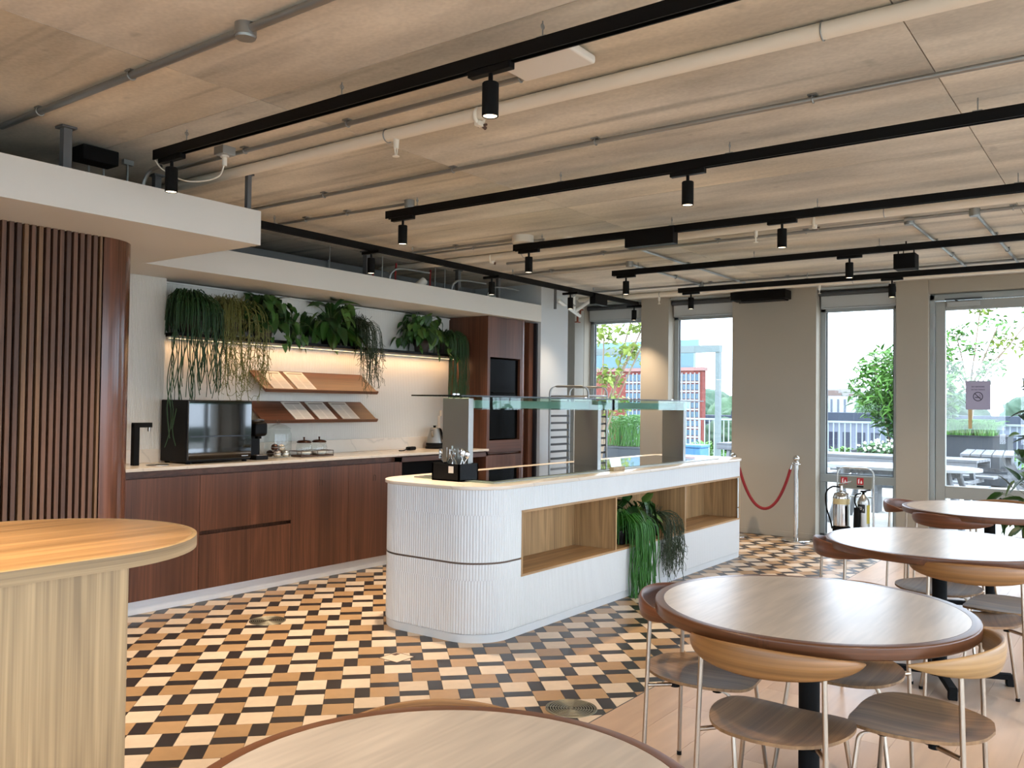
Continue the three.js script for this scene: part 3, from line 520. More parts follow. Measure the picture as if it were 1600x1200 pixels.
{
  const isl = thing('serving_island', 'long white reeded serving island with rounded ends and oak niches', 'counter', [0, 0, 0]);
  // path runs front-left corner -> left end -> back -> right end -> front ; outward normal check: front-left arc goes from front (z+) to left (x-)
  const loop = islandPath(); const closed = [...loop, loop[0]];
  const open = [[NX0, IZ1], ...loop, [NX1, IZ1]];
  const pw = std('#d0d3d3', 0.5);
  mesh('reeded_panel', reeded(closed, 0.055, NY0, 0.0195, 0.0042), pw, isl);
  mesh('reeded_panel', reeded(open, NY0, 0.489, 0.0195, 0.0042), pw, isl);
  mesh('reeded_panel', reeded(open, 0.501, NY1, 0.0195, 0.0042), pw, isl);
  mesh('reeded_panel', reeded(closed, NY1, 0.956, 0.0195, 0.0042), pw, isl);
  const ring = (off, y0, y1) => extrudeXZ(islandPath(off), y0, y1, 0.4);
  mesh('groove_band', [(() => { const p = islandPath(-0.006); const q = [[NX0 - 0.001, IZ1 - 0.006], ...p, [NX1 + 0.001, IZ1 - 0.006], [NX1 + 0.001, IZ1 - 0.03], [NX1 + 0.001, IZ0 + 0.3], [NX0 - 0.001, IZ0 + 0.3]]; return extrudeXZ(q, 0.487, 0.503, 0.4); })()], std('#6b5748', 0.7), isl);
  mesh('plinth', [ring(-0.002, 0, 0.052)], std('#cdd1d2', 0.4), isl);
  mesh('core', [(() => { const p = islandPath(-0.012).filter(q => q[1] < -3.72); return extrudeXZ(p, 0.05, 0.95); })(), bx(IX0 + 0.3, NX0 - 0.02, 0.05, 0.95, -3.8, IZ1 - 0.012), bx(NX1 + 0.02, IX1 - 0.2, 0.05, 0.95, -3.8, IZ1 - 0.012), bx(NX0 - 0.02, NX1 + 0.02, 0.05, NY0 - 0.012, -3.8, IZ1 - 0.012), bx(NX0 - 0.02, NX1 + 0.02, NY1 + 0.012, 0.95, -3.8, IZ1 - 0.012)], pw, isl);
  const zb = -3.66;
  const niche = (x0, x1, i) => {
    const n = mesh('niche_back', uvm(bx(x0, x1, NY0, NY1, zb - 0.01, zb), 'y', i), M.oak, isl); return n;
  };
  const dv = [NX0, 5.84, 7.072, NX1];
  for (let i = 0; i < 3; i++) niche(dv[i], dv[i + 1], i * 0.77);
  mesh('niche_floor', uvm(bx(NX0, NX1, NY0 - 0.012, NY0 + 0.004, zb, IZ1 + 0.006), 'x'), M.oak, isl);
  mesh('niche_top', uvm(bx(NX0, NX1, NY1 - 0.004, NY1 + 0.012, zb, IZ1 + 0.006), 'x'), M.oak, isl);
  mesh('niche_side', uvm(bx(NX0 - 0.012, NX0 + 0.004, NY0 - 0.012, NY1 + 0.012, zb, IZ1 + 0.006), 'y'), M.oak, isl);
  mesh('niche_side', uvm(bx(NX1 - 0.004, NX1 + 0.012, NY0 - 0.012, NY1 + 0.012, zb, IZ1 + 0.006), 'y'), M.oak, isl);
  for (const x of [dv[1], dv[2]]) mesh('niche_divider', uvm(bx(x - 0.009, x + 0.009, NY0, NY1, zb, IZ1 + 0.004), 'y', x), M.oak, isl);
  mesh('top', uvm(extrudeXZ(islandPath(0.02), 0.956, 0.98, 0.4, 0.004), 'x'), M.stone, isl);
  // hot plate let into the top
  mesh('hotplate_frame', [bx(4.46, 8.12, 0.98, 0.988, -4.12, -3.415, 0.003)], M.steelBrushed, isl);
  mesh('hotplate', [bx(4.52, 6.3, 0.9882, 0.991, -4.08, -3.47, 0.001)], M.blackGlass, isl);
  mesh('hotplate', [bx(6.33, 8.06, 0.9882, 0.991, -4.08, -3.47, 0.001)], M.blackGlass, isl);
  recenter(isl, [6.37, 0, -3.775]);
}
// ---- glass food guard ----
{
  const g = thing('food_guard', 'glass food guard on three steel posts over the island hotplate', 'food guard', [0, 0.988, 0]);
  const post = x => mesh('post', [bx(x, x + 0.052, 0, 0.548, -3.945, -3.71, 0.004)], M.steelBrushed, g);
  [4.555, 6.27, 7.93].forEach(post);
  mesh('top_glass', [bx(4.36, 8.2, 0.558, 0.566, -4.06, -3.62)], M.guardGlass, g);
  mesh('glass_edge', [bx(4.36, 8.2, 0.5575, 0.5665, -3.6205, -3.6185), bx(4.358, 4.36, 0.5575, 0.5665, -4.06, -3.62), bx(8.2, 8.202, 0.5575, 0.5665, -4.06, -3.62), bx(4.36, 8.2, 0.5575, 0.5665, -4.062, -4.06)], M.glassEdge, g);
  mesh('light_bar', [bx(4.607, 8.05, 0.478, 0.535, -3.86, -3.8, 0.004)], std('#8b958f', 0.5, 0.3), g);
  for (const [a, b] of [[4.61, 4.78], [4.79, 6.5], [6.51, 8.05]]) mesh('front_glass', [bx(a, b, 0.47, 0.556, -3.703, -3.697)], M.guardGlass, g);
  for (const x of [4.785, 6.505]) mesh('clip', [bx(x - 0.006, x + 0.006, 0.468, 0.558, -3.71, -3.69)], M.blackMatt, g);
  for (const x of [4.56, 4.6, 6.29, 7.95]) mesh('fixing', [cyl(0.014, 0.014, 0.012, x, 0.566, -3.85, 14)], M.chrome, g);
  mesh('maker_plate', [lathe([[0, 0.001], [0.02, 0.001], [0.022, 0]], 20).scale(1, 1, 0.5).rotateX(Math.PI / 2).translate(4.68, 0.506, -3.799)], std('#e6e6e2', 0.4), g);
  recenter(g, [6.28, 0.988, -3.83]);
}
// ---- cutlery box, tray, block ----
{
  const bxT = thing('cutlery_box', 'black cutlery box at the rounded end of the island', 'box', [4.5, 0.98, -3.78], 0);
  mesh('wall', [bx(-0.1, 0.1, 0, 0.115, 0.108, 0.12), bx(-0.1, 0.1, 0, 0.115, -0.12, -0.108), bx(-0.1, -0.09, 0, 0.115, -0.12, 0.12), bx(0.09, 0.1, 0, 0.115, -0.12, 0.12), bx(-0.1, 0.1, 0, 0.01, -0.12, 0.12)], M.black, bxT);
  mesh('divider', [bx(-0.09, 0.09, 0.01, 0.1, -0.006, 0.006)], M.black, bxT);
  mesh('sticker', [bx(-0.1012, -0.1, 0.055, 0.1, 0.028, 0.07)], std('#cfc5b8', 0.7), bxT);
  const spot = [[-0.04, -0.06], [0.0, -0.08], [0.04, -0.05], [-0.03, -0.03], [0.03, -0.09], [-0.03, 0.06], [0.02, 0.08], [0.05, 0.05], [0.0, 0.04], [-0.05, 0.09]];
  spot.forEach(([x, z], i) => {
    const left = i < 5, w = ['first', 'second', 'third', 'fourth', 'fifth'][i % 5];
    const c = thing(left ? 'fork' : 'spoon', `${w} steel ${left ? 'fork in the far half' : 'spoon in the near half'} of the black cutlery box`, left ? 'fork' : 'spoon', [4.5 + x, 0.992, -3.78 + z], rr(0, 6), 'cutlery in the black box');
    const lean = rr(0.02, 0.07), h = rr(0.19, 0.215);
    mesh('handle', [tube([V(0, 0, 0), V(lean * 0.5, h * 0.5, 0), V(lean, h - 0.06, 0)], 0.0035, 10, 6)], M.chrome, c);
    if (left) mesh('tines', [bx(-0.012, 0.012, 0, 0.03, -0.0015, 0.0015, 0.001), ...[-0.01, -0.0035, 0.0035, 0.01].map(q => bx(q - 0.0018, q + 0.0018, 0.03, 0.065, -0.001, 0.001))].map(q => q.translate(lean, h - 0.065, 0)), M.chrome, c);
    else mesh('bowl', [new THREE.SphereGeometry(0.02, 14, 10).scale(0.85, 1.35, 0.28).translate(lean, h - 0.035, 0)], M.chrome, c);
  });
  const tr = thing('small_tray', 'small flat steel tray behind the cutlery box', 'tray', [4.63, 0.98, -4.03]);
  mesh('plate', [bx(-0.05, 0.05, 0, 0.012, -0.06, 0.06, 0.004)], M.steelBrushed, tr);
  const b = thing('price_holder', 'clear card holder on a wooden foot on the island edge', 'sign holder', [6.05, 0.98, -3.4], 0);
  mesh('foot', [bx(-0.09, 0.09, 0, 0.03, -0.02, 0.02, 0.003)], M.oakPale, b);
  const card = mesh('card', [bx(-0.085, 0.085, 0.03, 0.1, -0.002, 0.002)], phy('#eef2f4', 0.05, { transmission: 0.7, thickness: 0 }), b); card.rotation.x = -0.25;
}
// ---- tray trolley ----
{
  const t = thing('tray_trolley', 'tall steel tray trolley behind the food guard', 'trolley', [8.25, 0, -5.14], 0);
  const W = 0.25, D = 0.2, H = 1.7, RUN = std('#4a4845', 0.45, 0.8);  // runner metal darkened to carry the backlit shade of the tray edges
  for (const x of [-D, D]) mesh('hoop', [bentTube([V(x, 0.12, -W), V(x, H, -W), V(x, H, W), V(x, 0.12, W)], 0.0125, 0.09, 10)], M.galv, t);
  mesh('cross_bar', [rod(V(-D, 1.6, -W), V(D, 1.6, -W), .01), rod(V(-D, 1.6, W), V(D, 1.6, W), .01), rod(V(-D, .2, -W), V(D, .2, -W), .01), rod(V(-D, .2, W), V(D, .2, W), .01), bx(-D, D, 1.585, 1.6, -W, W)], M.steel, t);
  for (let i = 0; i < 17; i++) { const y = 0.24 + i * 0.08; mesh('runner', [bx(-D, D, y, y + 0.022, -W + 0.005, -W + 0.008), bx(-D, D, y, y + 0.003, -W + 0.005, -W + 0.045)], RUN, t); mesh('runner', [bx(-D, D, y, y + 0.022, W - 0.008, W - 0.005), bx(-D, D, y, y + 0.003, W - 0.045, W - 0.005)], RUN, t); }
  for (const x of [-D, D]) for (const z of [-W, W]) { const c = mesh('castor', [rod(V(x - 0.015, 0.05, z), V(x + 0.015, 0.05, z), 0.05, 18), cyl(0.012, 0.012, 0.06, x, 0.08, z, 10)], M.blackMatt, t); }
}
// ---- rope barrier ----
function stanchion(x, z, label) {
  const s = thing('rope_stanchion', label, 'stanchion', [x, 0, z], 0, 'chrome rope stanchions');
  mesh('base', lathe([[0, 0], [0.155, 0], [0.158, 0.008], [0.155, 0.018], [0.05, 0.03], [0.026, 0.034]], 40), M.chrome, s);
  mesh('post', lathe([[0.025, 0.03], [0.025, 0.86], [0.03, 0.865], [0.03, 0.885], [0.016, 0.893]], 28), M.chrome, s);
  mesh('finial', new THREE.SphereGeometry(0.036, 24, 18).translate(0, 0.925, 0), M.chrome, s);
  mesh('collar', [new THREE.TorusGeometry(0.045, 0.005, 8, 28).rotateX(Math.PI / 2).translate(0, 0.86, 0), cyl(0.03, 0.05, 0.006, 0, 0.857, 0, 24)], M.chrome, s);
}
stanchion(9.76, -3.19, 'chrome rope stanchion beside the fire extinguishers'); stanchion(9.62, -3.87, 'chrome rope stanchion hidden behind the island, only its ball showing');
{
  const a = V(9.745, 0.83, -3.25), b = V(9.635, 0.83, -3.81), r = thing('barrier_rope', 'dark red velvet rope hanging between the stanchions', 'rope');
  const pts = []; for (let i = 0; i <= 16; i++) { const t = i / 16; const p = a.clone().lerp(b, t); p.y = 0.8 - 0.46 * (1 - Math.pow(2 * t - 1, 2)) * (1 + 0.15 * Math.pow(2 * t - 1, 2)); p.z += -0.0; pts.push(p); }
  mesh('rope', [tube(pts, 0.017, 48, 12)], M.red, r);
  mesh('hook', [rod(V(9.745, 0.79, -3.25), V(9.75, 0.85, -3.235), 0.013, 12), tube([V(9.75, 0.85, -3.235), V(9.755, 0.875, -3.225), V(9.758, 0.862, -3.21)], 0.005, 10, 6)], M.chrome, r);
  mesh('hook', [rod(V(9.635, 0.79, -3.81), V(9.63, 0.85, -3.825), 0.013, 12)], M.chrome, r);
  recenter(r, [9.69, 0.34, -3.53]);
}
// ---- fire extinguishers on their stand ----
{
  const s = thing('extinguisher_stand', 'chrome tube stand with red fire signs by the window', 'stand', [9.84, 0, -2.585]);
  mesh('hoop', [bentTube([V(0.06, 0.05, -0.19), V(0.06, 0.84, -0.19), V(0.06, 0.84, 0.19), V(0.06, 0.05, 0.19)], 0.011, 0.075, 10)], M.chrome, s);
  mesh('foot', [bentTube([V(0.06, 0.05, -0.19), V(0.06, 0.012, -0.19), V(-0.17, 0.012, -0.19)], 0.011, 0.03), bentTube([V(0.06, 0.05, 0.19), V(0.06, 0.012, 0.19), V(-0.17, 0.012, 0.19)], 0.011, 0.03)], M.chrome, s);
  mesh('cross_bar', [rod(V(0.06, 0.18, -0.19), V(0.06, 0.18, 0.19), 0.008), rod(V(0.06, 0.53, -0.19), V(0.06, 0.53, 0.19), 0.008), rod(V(-0.12, 0.02, -0.19), V(-0.12, 0.02, 0.19), 0.008), bx(-0.11, 0.05, 0.09, 0.1, -0.19, 0.19)], M.chrome, s);
  mesh('sign_plate', [bx(0.042, 0.048, 0.62, 0.75, -0.168, 0.178, 0.002)], std('#7f7d70', 0.5), s);
  mesh('lower_plate', [extrudeXZ([[-0.17, 0], [0.17, 0], [0.13, 0.06], [-0.13, 0.06]], 0, 0.004).rotateX(-Math.PI / 2).rotateY(-Math.PI / 2).translate(0.045, 0.61, 0)], M.steel, s);
  const cv = document.createElement('canvas'); cv.width = 128; cv.height = 128; const x = cv.getContext('2d'); x.fillStyle = '#b5181d'; x.fillRect(0, 0, 128, 128); x.fillStyle = '#f0e6e0'; x.fillRect(24, 34, 22, 70); x.fillRect(30, 20, 10, 16); x.fillRect(40, 22, 18, 6); x.beginPath(); x.moveTo(70, 104); x.bezierCurveTo(60, 80, 78, 70, 80, 40); x.bezierCurveTo(96, 60, 110, 84, 98, 104); x.fill();
  const tx = new THREE.CanvasTexture(cv); tx.colorSpace = THREE.SRGBColorSpace; const sm = std('#ffffff', 0.5, 0, { map: tx });
  for (const z of [-0.115, 0.055]) { mesh('fire_sign', [new THREE.PlaneGeometry(0.07, 0.075).rotateY(-Math.PI / 2).translate(0.0412, 0.7, z)], sm, s); }
  mesh('sign_text', [bx(0.0405, 0.042, 0.635, 0.652, 0.02, 0.09)], M.blackMatt, s);
  const e = thing('fire_extinguisher', 'large polished steel extinguisher with black hose on the left of the stand', 'extinguisher', [9.8, 0.1, -2.705]);
  mesh('cylinder', lathe([[0, 0.1], [0.085, 0.1], [0.088, 0.12], [0.088, 0.42], [0.075, 0.465], [0.035, 0.485], [0.022, 0.49], [0.022, 0.505]], 36), M.chrome, e);
  mesh('boot', lathe([[0, 0.0], [0.092, 0.0], [0.094, 0.1], [0.089, 0.102]], 32), M.blackMatt, e);
  mesh('label_band', lathe([[0.0884, 0.35], [0.0886, 0.41]], 36), std('#c9b98a', 0.4), e);
  mesh('valve', [cyl(0.018, 0.016, 0.05, 0, 0.5, 0, 14), bx(-0.012, 0.012, 0.54, 0.57, -0.03, 0.02, 0.004), rod(V(0, 0.565, -0.02), V(-0.02, 0.6, 0.11), 0.007)], M.chrome, e);
  mesh('hose', [tube([V(0, 0.53, -0.02), V(0, 0.53, -0.1), V(0, 0.46, -0.165), V(0, 0.3, -0.16), V(0, 0.15, -0.115), V(0, 0.07, -0.1)], 0.009, 30, 8)], M.blackMatt, e);
  const c = thing('fire_extinguisher', 'small steel extinguisher with black horn and yellow label on the right', 'extinguisher', [9.8, 0.1, -2.475]);
  mesh('cylinder', lathe([[0, 0], [0.062, 0], [0.064, 0.02], [0.064, 0.38], [0.05, 0.43], [0.025, 0.455], [0.02, 0.47]], 32), M.steel, c);
  mesh('valve', [cyl(0.016, 0.014, 0.04, 0, 0.465, 0, 12), rod(V(0, 0.5, -0.02), V(-0.02, 0.52, 0.08), 0.007), bx(-0.012, 0.012, 0.49, 0.51, -0.03, 0.03, 0.003)], M.blackMatt, c);
  mesh('horn', [cyl(0.034, 0.03, 0.23, -0.075, 0.1, -0.05, 18)], M.blackMatt, c);
  mesh('hose', [tube([V(-0.01, 0.48, -0.02), V(-0.03, 0.46, -0.07), V(-0.06, 0.4, -0.075), V(-0.075, 0.33, -0.05)], 0.008, 18, 8)], M.blackMatt, c);
  mesh('yellow_label', [new THREE.CylinderGeometry(0.0652, 0.0652, 0.2, 20, 1, true, Math.PI * 1.75, 0.8).translate(0, 0.26, 0)], std('#b9a93a', 0.5, 0, { side: THREE.DoubleSide }), c);
  const c2 = document.createElement('canvas'); c2.width = 128; c2.height = 96; const y = c2.getContext('2d'); y.fillStyle = '#111214'; y.fillRect(0, 0, 128, 96); y.fillStyle = '#e6e6e6'; y.font = 'bold 48px sans-serif'; y.fillText('CO', 14, 62); y.font = 'bold 30px sans-serif'; y.fillText('2', 92, 72);
  const t2 = new THREE.CanvasTexture(c2); t2.colorSpace = THREE.SRGBColorSpace;
  mesh('gas_label', [new THREE.CylinderGeometry(0.0655, 0.0655, 0.09, 16, 1, true, Math.PI * 1.25, 1.3).translate(0, 0.32, 0)], std('#ffffff', 0.5, 0, { map: t2, side: THREE.DoubleSide }), c);
}
// ---- floor grilles, hatch ----
function floorGrille(x, z, r, label) {
  const g = thing('floor_grille', label, 'floor vent', [x, 0.0005, z], 0, 'round floor grilles');
  mesh('dish', lathe([[0, 0.0005], [r, 0.0005], [r, 0]], 40), M.blackMatt, g);
  const gm = std('#85806f', 0.4, 0.9); for (let k = 0; k < 8; k++) mesh('ring', lathe([[r * (0.18 + k * 0.105), 0.0005], [r * (0.18 + k * 0.105), 0.003], [r * (0.225 + k * 0.105), 0.003], [r * (0.225 + k * 0.105), 0.0005]], 48), gm, g);
  mesh('hub', lathe([[0, 0.003], [r * 0.1, 0.003], [r * 0.1, 0.0005]], 20), gm, g);
  mesh('spoke', [0, 1, 2, 3].map(k => bx(r * 0.08, r, 0.0006, 0.0024, -0.003, 0.003).rotateY(k * Math.PI / 2 + 0.4)), gm, g);
  mesh('outer_ring', lathe([[r * 0.985, 0.0005], [r * 0.985, 0.004], [r * 1.03, 0.003], [r * 1.035, 0]], 48), gm, g);
}
floorGrille(3.8, -4.84, 0.118, 'round floor grille in front of the kitchen drawers'); floorGrille(3.65, -2.297, 0.124, 'round floor grille at the edge of the plank floor');
{ const h = thing('floor_box_lid', 'square tiled floor box lid before the island end', 'floor box', [3.735, 0, -3.565], Math.PI / 4);
  mesh('trim', [bx(-0.075, 0.075, -0.003, 0.0012, -0.075, -0.071), bx(-0.075, 0.075, -0.003, 0.0012, 0.071, 0.075), bx(-0.075, -0.071, -0.003, 0.0012, -0.075, 0.075), bx(0.071, 0.075, -0.003, 0.0012, -0.075, 0.075)], M.brown, h);
  mesh('insert', [bx(-0.07, 0.07, -0.003, 0.0008, -0.07, 0.07)], M.tileL[0], h); mesh('cable_flap', [bx(0.02, 0.06, 0.0008, 0.002, -0.06, -0.03)], M.brown, h); h.rotation.y = 0; }
// ================= TABLES AND CHAIRS =================
function roundTable(x, z, r, label) {
  const t = thing('round_table', label, 'table', [x, 0, z], 0, 'round tables with walnut rims'), H = 0.76;
  const top = lathe([[0, H], [r - 0.034, H]], 72); { const p = top.attributes.position, uv = top.attributes.uv; for (let i = 0; i < p.count; i++) uv.setXY(i, p.getX(i) + x * 0.3, p.getZ(i) + z); }
  mesh('top', top, M.laminate, t);
  mesh('inlay_line', lathe([[r - 0.034, H], [r - 0.033, H - 0.0012], [r - 0.032, H]], 72), M.rim, t);
  const rim = lathe([[r - 0.032, H], [r - 0.005, H], [r - 0.001, H - 0.003], [r, H - 0.007], [r, H - 0.038], [r - 0.004, H - 0.043], [r - 0.05, H - 0.045], [0, H - 0.045]], 72);
  { const p = rim.attributes.position, uv = rim.attributes.uv; for (let i = 0; i < p.count; i++) uv.setXY(i, p.getY(i) + Math.hypot(p.getX(i), p.getZ(i)), Math.atan2(p.getZ(i), p.getX(i)) * r); }
  mesh('rim', rim, M.rim, t);
  mesh('spider', [bx(-0.2, 0.2, H - 0.057, H - 0.045, -0.03, 0.03), bx(-0.03, 0.03, H - 0.057, H - 0.045, -0.2, 0.2)], M.blackMatt, t);
  mesh('column', [cyl(0.038, 0.038, H - 0.1, 0, 0.05, 0, 24)], M.blackMatt, t);
  mesh('hub', [cyl(0.055, 0.045, 0.05, 0, 0.03, 0, 24)], M.blackMatt, t);
  for (let k = 0; k < 4; k++) { const f = mesh('foot', [bx(0.03, 0.36, 0.035, 0.065, -0.022, 0.022, 0.004), bx(0.33, 0.365, 0.0, 0.06, -0.022, 0.022, 0.004)], M.blackMatt, t); f.rotation.y = k * Math.PI / 2 + 0.35; }
  return t;
}
const TBL = { A: [3.298, -1.025, 0.573], B: [5.31, -0.935, 0.597], C: [7.33, -0.95, 0.597], D: [1.238, -1.056, 0.512] };
roundTable(...TBL.A, 'large round table in the right foreground with four chairs tucked around it'); roundTable(...TBL.B, 'round table right behind the foreground one, in front of the fire extinguishers');
roundTable(...TBL.C, 'farthest round table, by the glazed terrace door'); roundTable(...TBL.D, 'nearest round table, cut off by the bottom of the picture');
// chair: x across, z forward
function seatGeo() {
  const prof = [[0, .212], [.09, .21], [.16, .192], [.208, .15], [.231, .085], [.232, .01], [.21, -.075], [.165, -.15], [.1, -.205], [0, -.225]];
  const half = new THREE.CatmullRomCurve3(prof.map(p => V(p[0], 0, p[1]))).getPoints(22), out = [...half, ...half.slice(1, -1).reverse().map(p => V(-p.x, 0, p.z))];
  const n = out.length, rings = 7, pos = [], uv = [], idx = [];
  const dish = (x, z) => 0.447 + 0.17 * x * x - 0.012 * (1 - Math.min(1, (x * x + z * z) / 0.05)) + (z < -0.08 ? 0.55 * (z + 0.08) ** 2 : 0) - (z > 0.12 ? 1.1 * (z - 0.12) ** 2 : 0);
  for (const side of [0, 1]) for (let r = 0; r <= rings; r++) for (let i = 0; i < n; i++) { const k = r / rings, x = out[i].x * k, z = out[i].z * k; pos.push(x, dish(x, z) - side * 0.011, z); uv.push(x + 0.5, z); }
  const per = (rings + 1) * n, id = (s, r, i) => s * per + r * n + (i % n);
  for (let r = 0; r < rings; r++) for (let i = 0; i < n; i++) { idx.push(id(0, r, i), id(0, r + 1, i + 1), id(0, r + 1, i), id(0, r, i), id(0, r, i + 1), id(0, r + 1, i + 1)); idx.push(id(1, r, i), id(1, r + 1, i), id(1, r + 1, i + 1), id(1, r, i), id(1, r + 1, i + 1), id(1, r, i + 1)); }
  const g = new THREE.BufferGeometry(); g.setAttribute('position', new THREE.Float32BufferAttribute(pos, 3)); g.setAttribute('uv', new THREE.Float32BufferAttribute(uv, 2)); g.setIndex(idx);
  // make sure the top faces up
  g.computeVertexNormals(); if (g.attributes.normal.getY(id(0, 4, 3)) < 0) { for (let i = 0; i < idx.length; i += 3) [idx[i + 1], idx[i + 2]] = [idx[i + 2], idx[i + 1]]; g.setIndex(idx); g.computeVertexNormals(); }
  const epos = [], enor = [], euv = [], eidx = []; for (let i = 0; i <= n; i++) { const p = out[i % n], q = out[(i + 1) % n], o = out[(i + n - 1) % n], t = q.clone().sub(o).normalize(), y = dish(p.x, p.z); let nn = V(t.z, 0, -t.x); if (nn.dot(p) < 0) nn.negate(); epos.push(p.x, y, p.z, p.x, y - 0.011, p.z); enor.push(nn.x, 0, nn.z, nn.x, 0, nn.z); euv.push(i * 0.02, 0, i * 0.02, 0.011); if (i < n) { const a = 2 * i; eidx.push(a, a + 1, a + 2, a + 1, a + 3, a + 2); } }
  const e = new THREE.BufferGeometry(); e.setAttribute('position', new THREE.Float32BufferAttribute(epos, 3)); e.setAttribute('normal', new THREE.Float32BufferAttribute(enor, 3)); e.setAttribute('uv', new THREE.Float32BufferAttribute(euv, 2)); e.setIndex(eidx);
  return [g, e];
}
function backGeo() {                                 // bent leaf-shaped elbow rest
  const N = 40, K = 16, pos = [], uv = [], idx = [];
  for (let i = 0; i <= N; i++) {
    const s = i / N * 2 - 1, a = s * 1.5, x = 0.285 * Math.sin(a) / Math.sin(1.5), z = -0.02 - 0.222 * (Math.cos(a) - Math.cos(1.5)) / (1 - Math.cos(1.5));
    const q = Math.abs(s), hh = 0.005 + 0.045 * Math.pow(Math.max(0, 1 - q ** 1.8), 0.9), th = 0.005 + 0.008 * (1 - q ** 4), yc = 0.703 - 0.006 * q * q;
    const tx = 0.285 * Math.cos(a), tz = 0.222 * Math.sin(a), l = Math.hypot(tx, tz), nx = tz / l, nz = -tx / l;       // outward
    for (let k = 0; k <= K; k++) { const b = k / K * Math.PI * 2, dy = hh * Math.sin(b), dn = th * Math.cos(b) + dy * 0.12; pos.push(x + nx * dn, yc + dy, z + nz * dn); uv.push(0.3 + dy + (dn > 0 ? 0 : 0.2), s * 0.4); }
  }
  for (let i = 0; i < N; i++) for (let k = 0; k < K; k++) { const a = i * (K + 1) + k, b = a + K + 1; idx.push(a, a + 1, b, b, a + 1, b + 1); }
  const g = new THREE.BufferGeometry(); g.setAttribute('position', new THREE.Float32BufferAttribute(pos, 3)); g.setAttribute('uv', new THREE.Float32BufferAttribute(uv, 2)); g.setIndex(idx); g.computeVertexNormals();
  // outward facing check at the middle outside
  const m = Math.floor(N / 2) * (K + 1); if (g.attributes.normal.getZ(m) > 0) { for (let i = 0; i < idx.length; i += 3) [idx[i + 1], idx[i + 2]] = [idx[i + 2], idx[i + 1]]; g.setIndex(idx); g.computeVertexNormals(); }
  return g;
}
const G_SEAT = merge(seatGeo()), G_BACK = backGeo();
const G_REAR = s => merge([rod(V(s * .222, 0.012, -.175), V(s * .203, 0.69, -.155), 0.0085, 12)]);
const G_REARS = { '-1': G_REAR(-1), 1: G_REAR(1) };
const frontLeg = s => bentTube([V(s * .1, .42, .0), V(s * .135, .42, .1), V(s * .172, .42, .155), V(s * .226, .012, .195)], 0.0085, 0.032, 10);
const G_FRONT = { '-1': frontLeg(-1), 1: frontLeg(1) };
const G_RAIL = { '-1': rod(V(-.214, .42, -.158), V(-.1, .42, 0), .008, 10), 1: rod(V(.214, .42, -.158), V(.1, .42, 0), .008, 10) };
const G_KNOB = cyl(0.018, 0.016, 0.03, 0, 0, 0, 14), G_CAP = cyl(0.0105, 0.0105, 0.016, 0, 0, 0, 10);
function chair(x, z, fx, fz, label, backMat = M.chairOak) {
  const c = thing('elbow_chair', label, 'chair', [x, 0, z], Math.atan2(fx, fz), 'steel-legged plywood chairs');
  mesh('seat', G_SEAT, M.chairSeat, c); mesh('backrest', G_BACK, backMat, c);
  for (const s of [-1, 1]) {
    const l = mesh('leg', G_REARS[s], M.legSteel, c), f = mesh('leg', G_FRONT[s], M.legSteel, c); mesh('rail', G_RAIL[s], M.legSteel, c);
    const a = mesh('foot_cap', G_CAP, M.blackMatt, l); a.position.set(s * .222, 0, -.175); const b = mesh('foot_cap', G_CAP, M.blackMatt, f); b.position.set(s * .226, 0, .195);
    const k = mesh('spacer', G_KNOB, M.blackMatt, c); k.position.set(s * .15, .412, -.07); const k2 = mesh('spacer', G_KNOB, M.blackMatt, c); k2.position.set(s * .13, .412, .09);
  }
  return c;
}
chair(2.88, -1.0, 1, 0.02, 'oak-backed chair nearest the camera, back turned to us, at the big table in front');
chair(3.265, -1.43, 0.12, 1, 'chair with dark brown back at the left of the front table, beside the island', M.chairWalnut);
chair(3.215, -0.625, 0.0, -1, 'chair with pale oak back at the right side of the front table', M.chairPale);
chair(3.675, -1.0, -1, 0.0, 'chair tucked under the far side of the front table');
chair(4.93, -0.72, 0.97, -0.22, 'oak-backed chair at the near side of the second table');
chair(5.21, -1.33, 0.55, 0.83, 'dark-backed chair at the left of the second table', M.chairWalnut);
chair(5.68, -1.0, -1, 0.0, 'chair tucked under the far side of the second table');
chair(5.36, -0.6, 0.05, -1, 'chair at the right side of the second table, cut by the picture edge');
chair(7.0, -1.13, 0.93, 0.36, 'brown-backed chair at the near side of the farthest table', M.chairWalnut);
chair(7.62, -1.5, -0.1, 1, 'chair behind the left edge of the farthest table', M.chairWalnut);
chair(7.45, -0.42, -0.05, -1, 'dark-backed chair at the right of the farthest table, at the picture edge', M.chairWalnut);
chair(8.0, -0.95, -1, 0.0, 'chair at the door side of the farthest table');
chair(1.48, -1.285, -0.73, 0.685, 'chair whose back just shows above the edge of the nearest table');
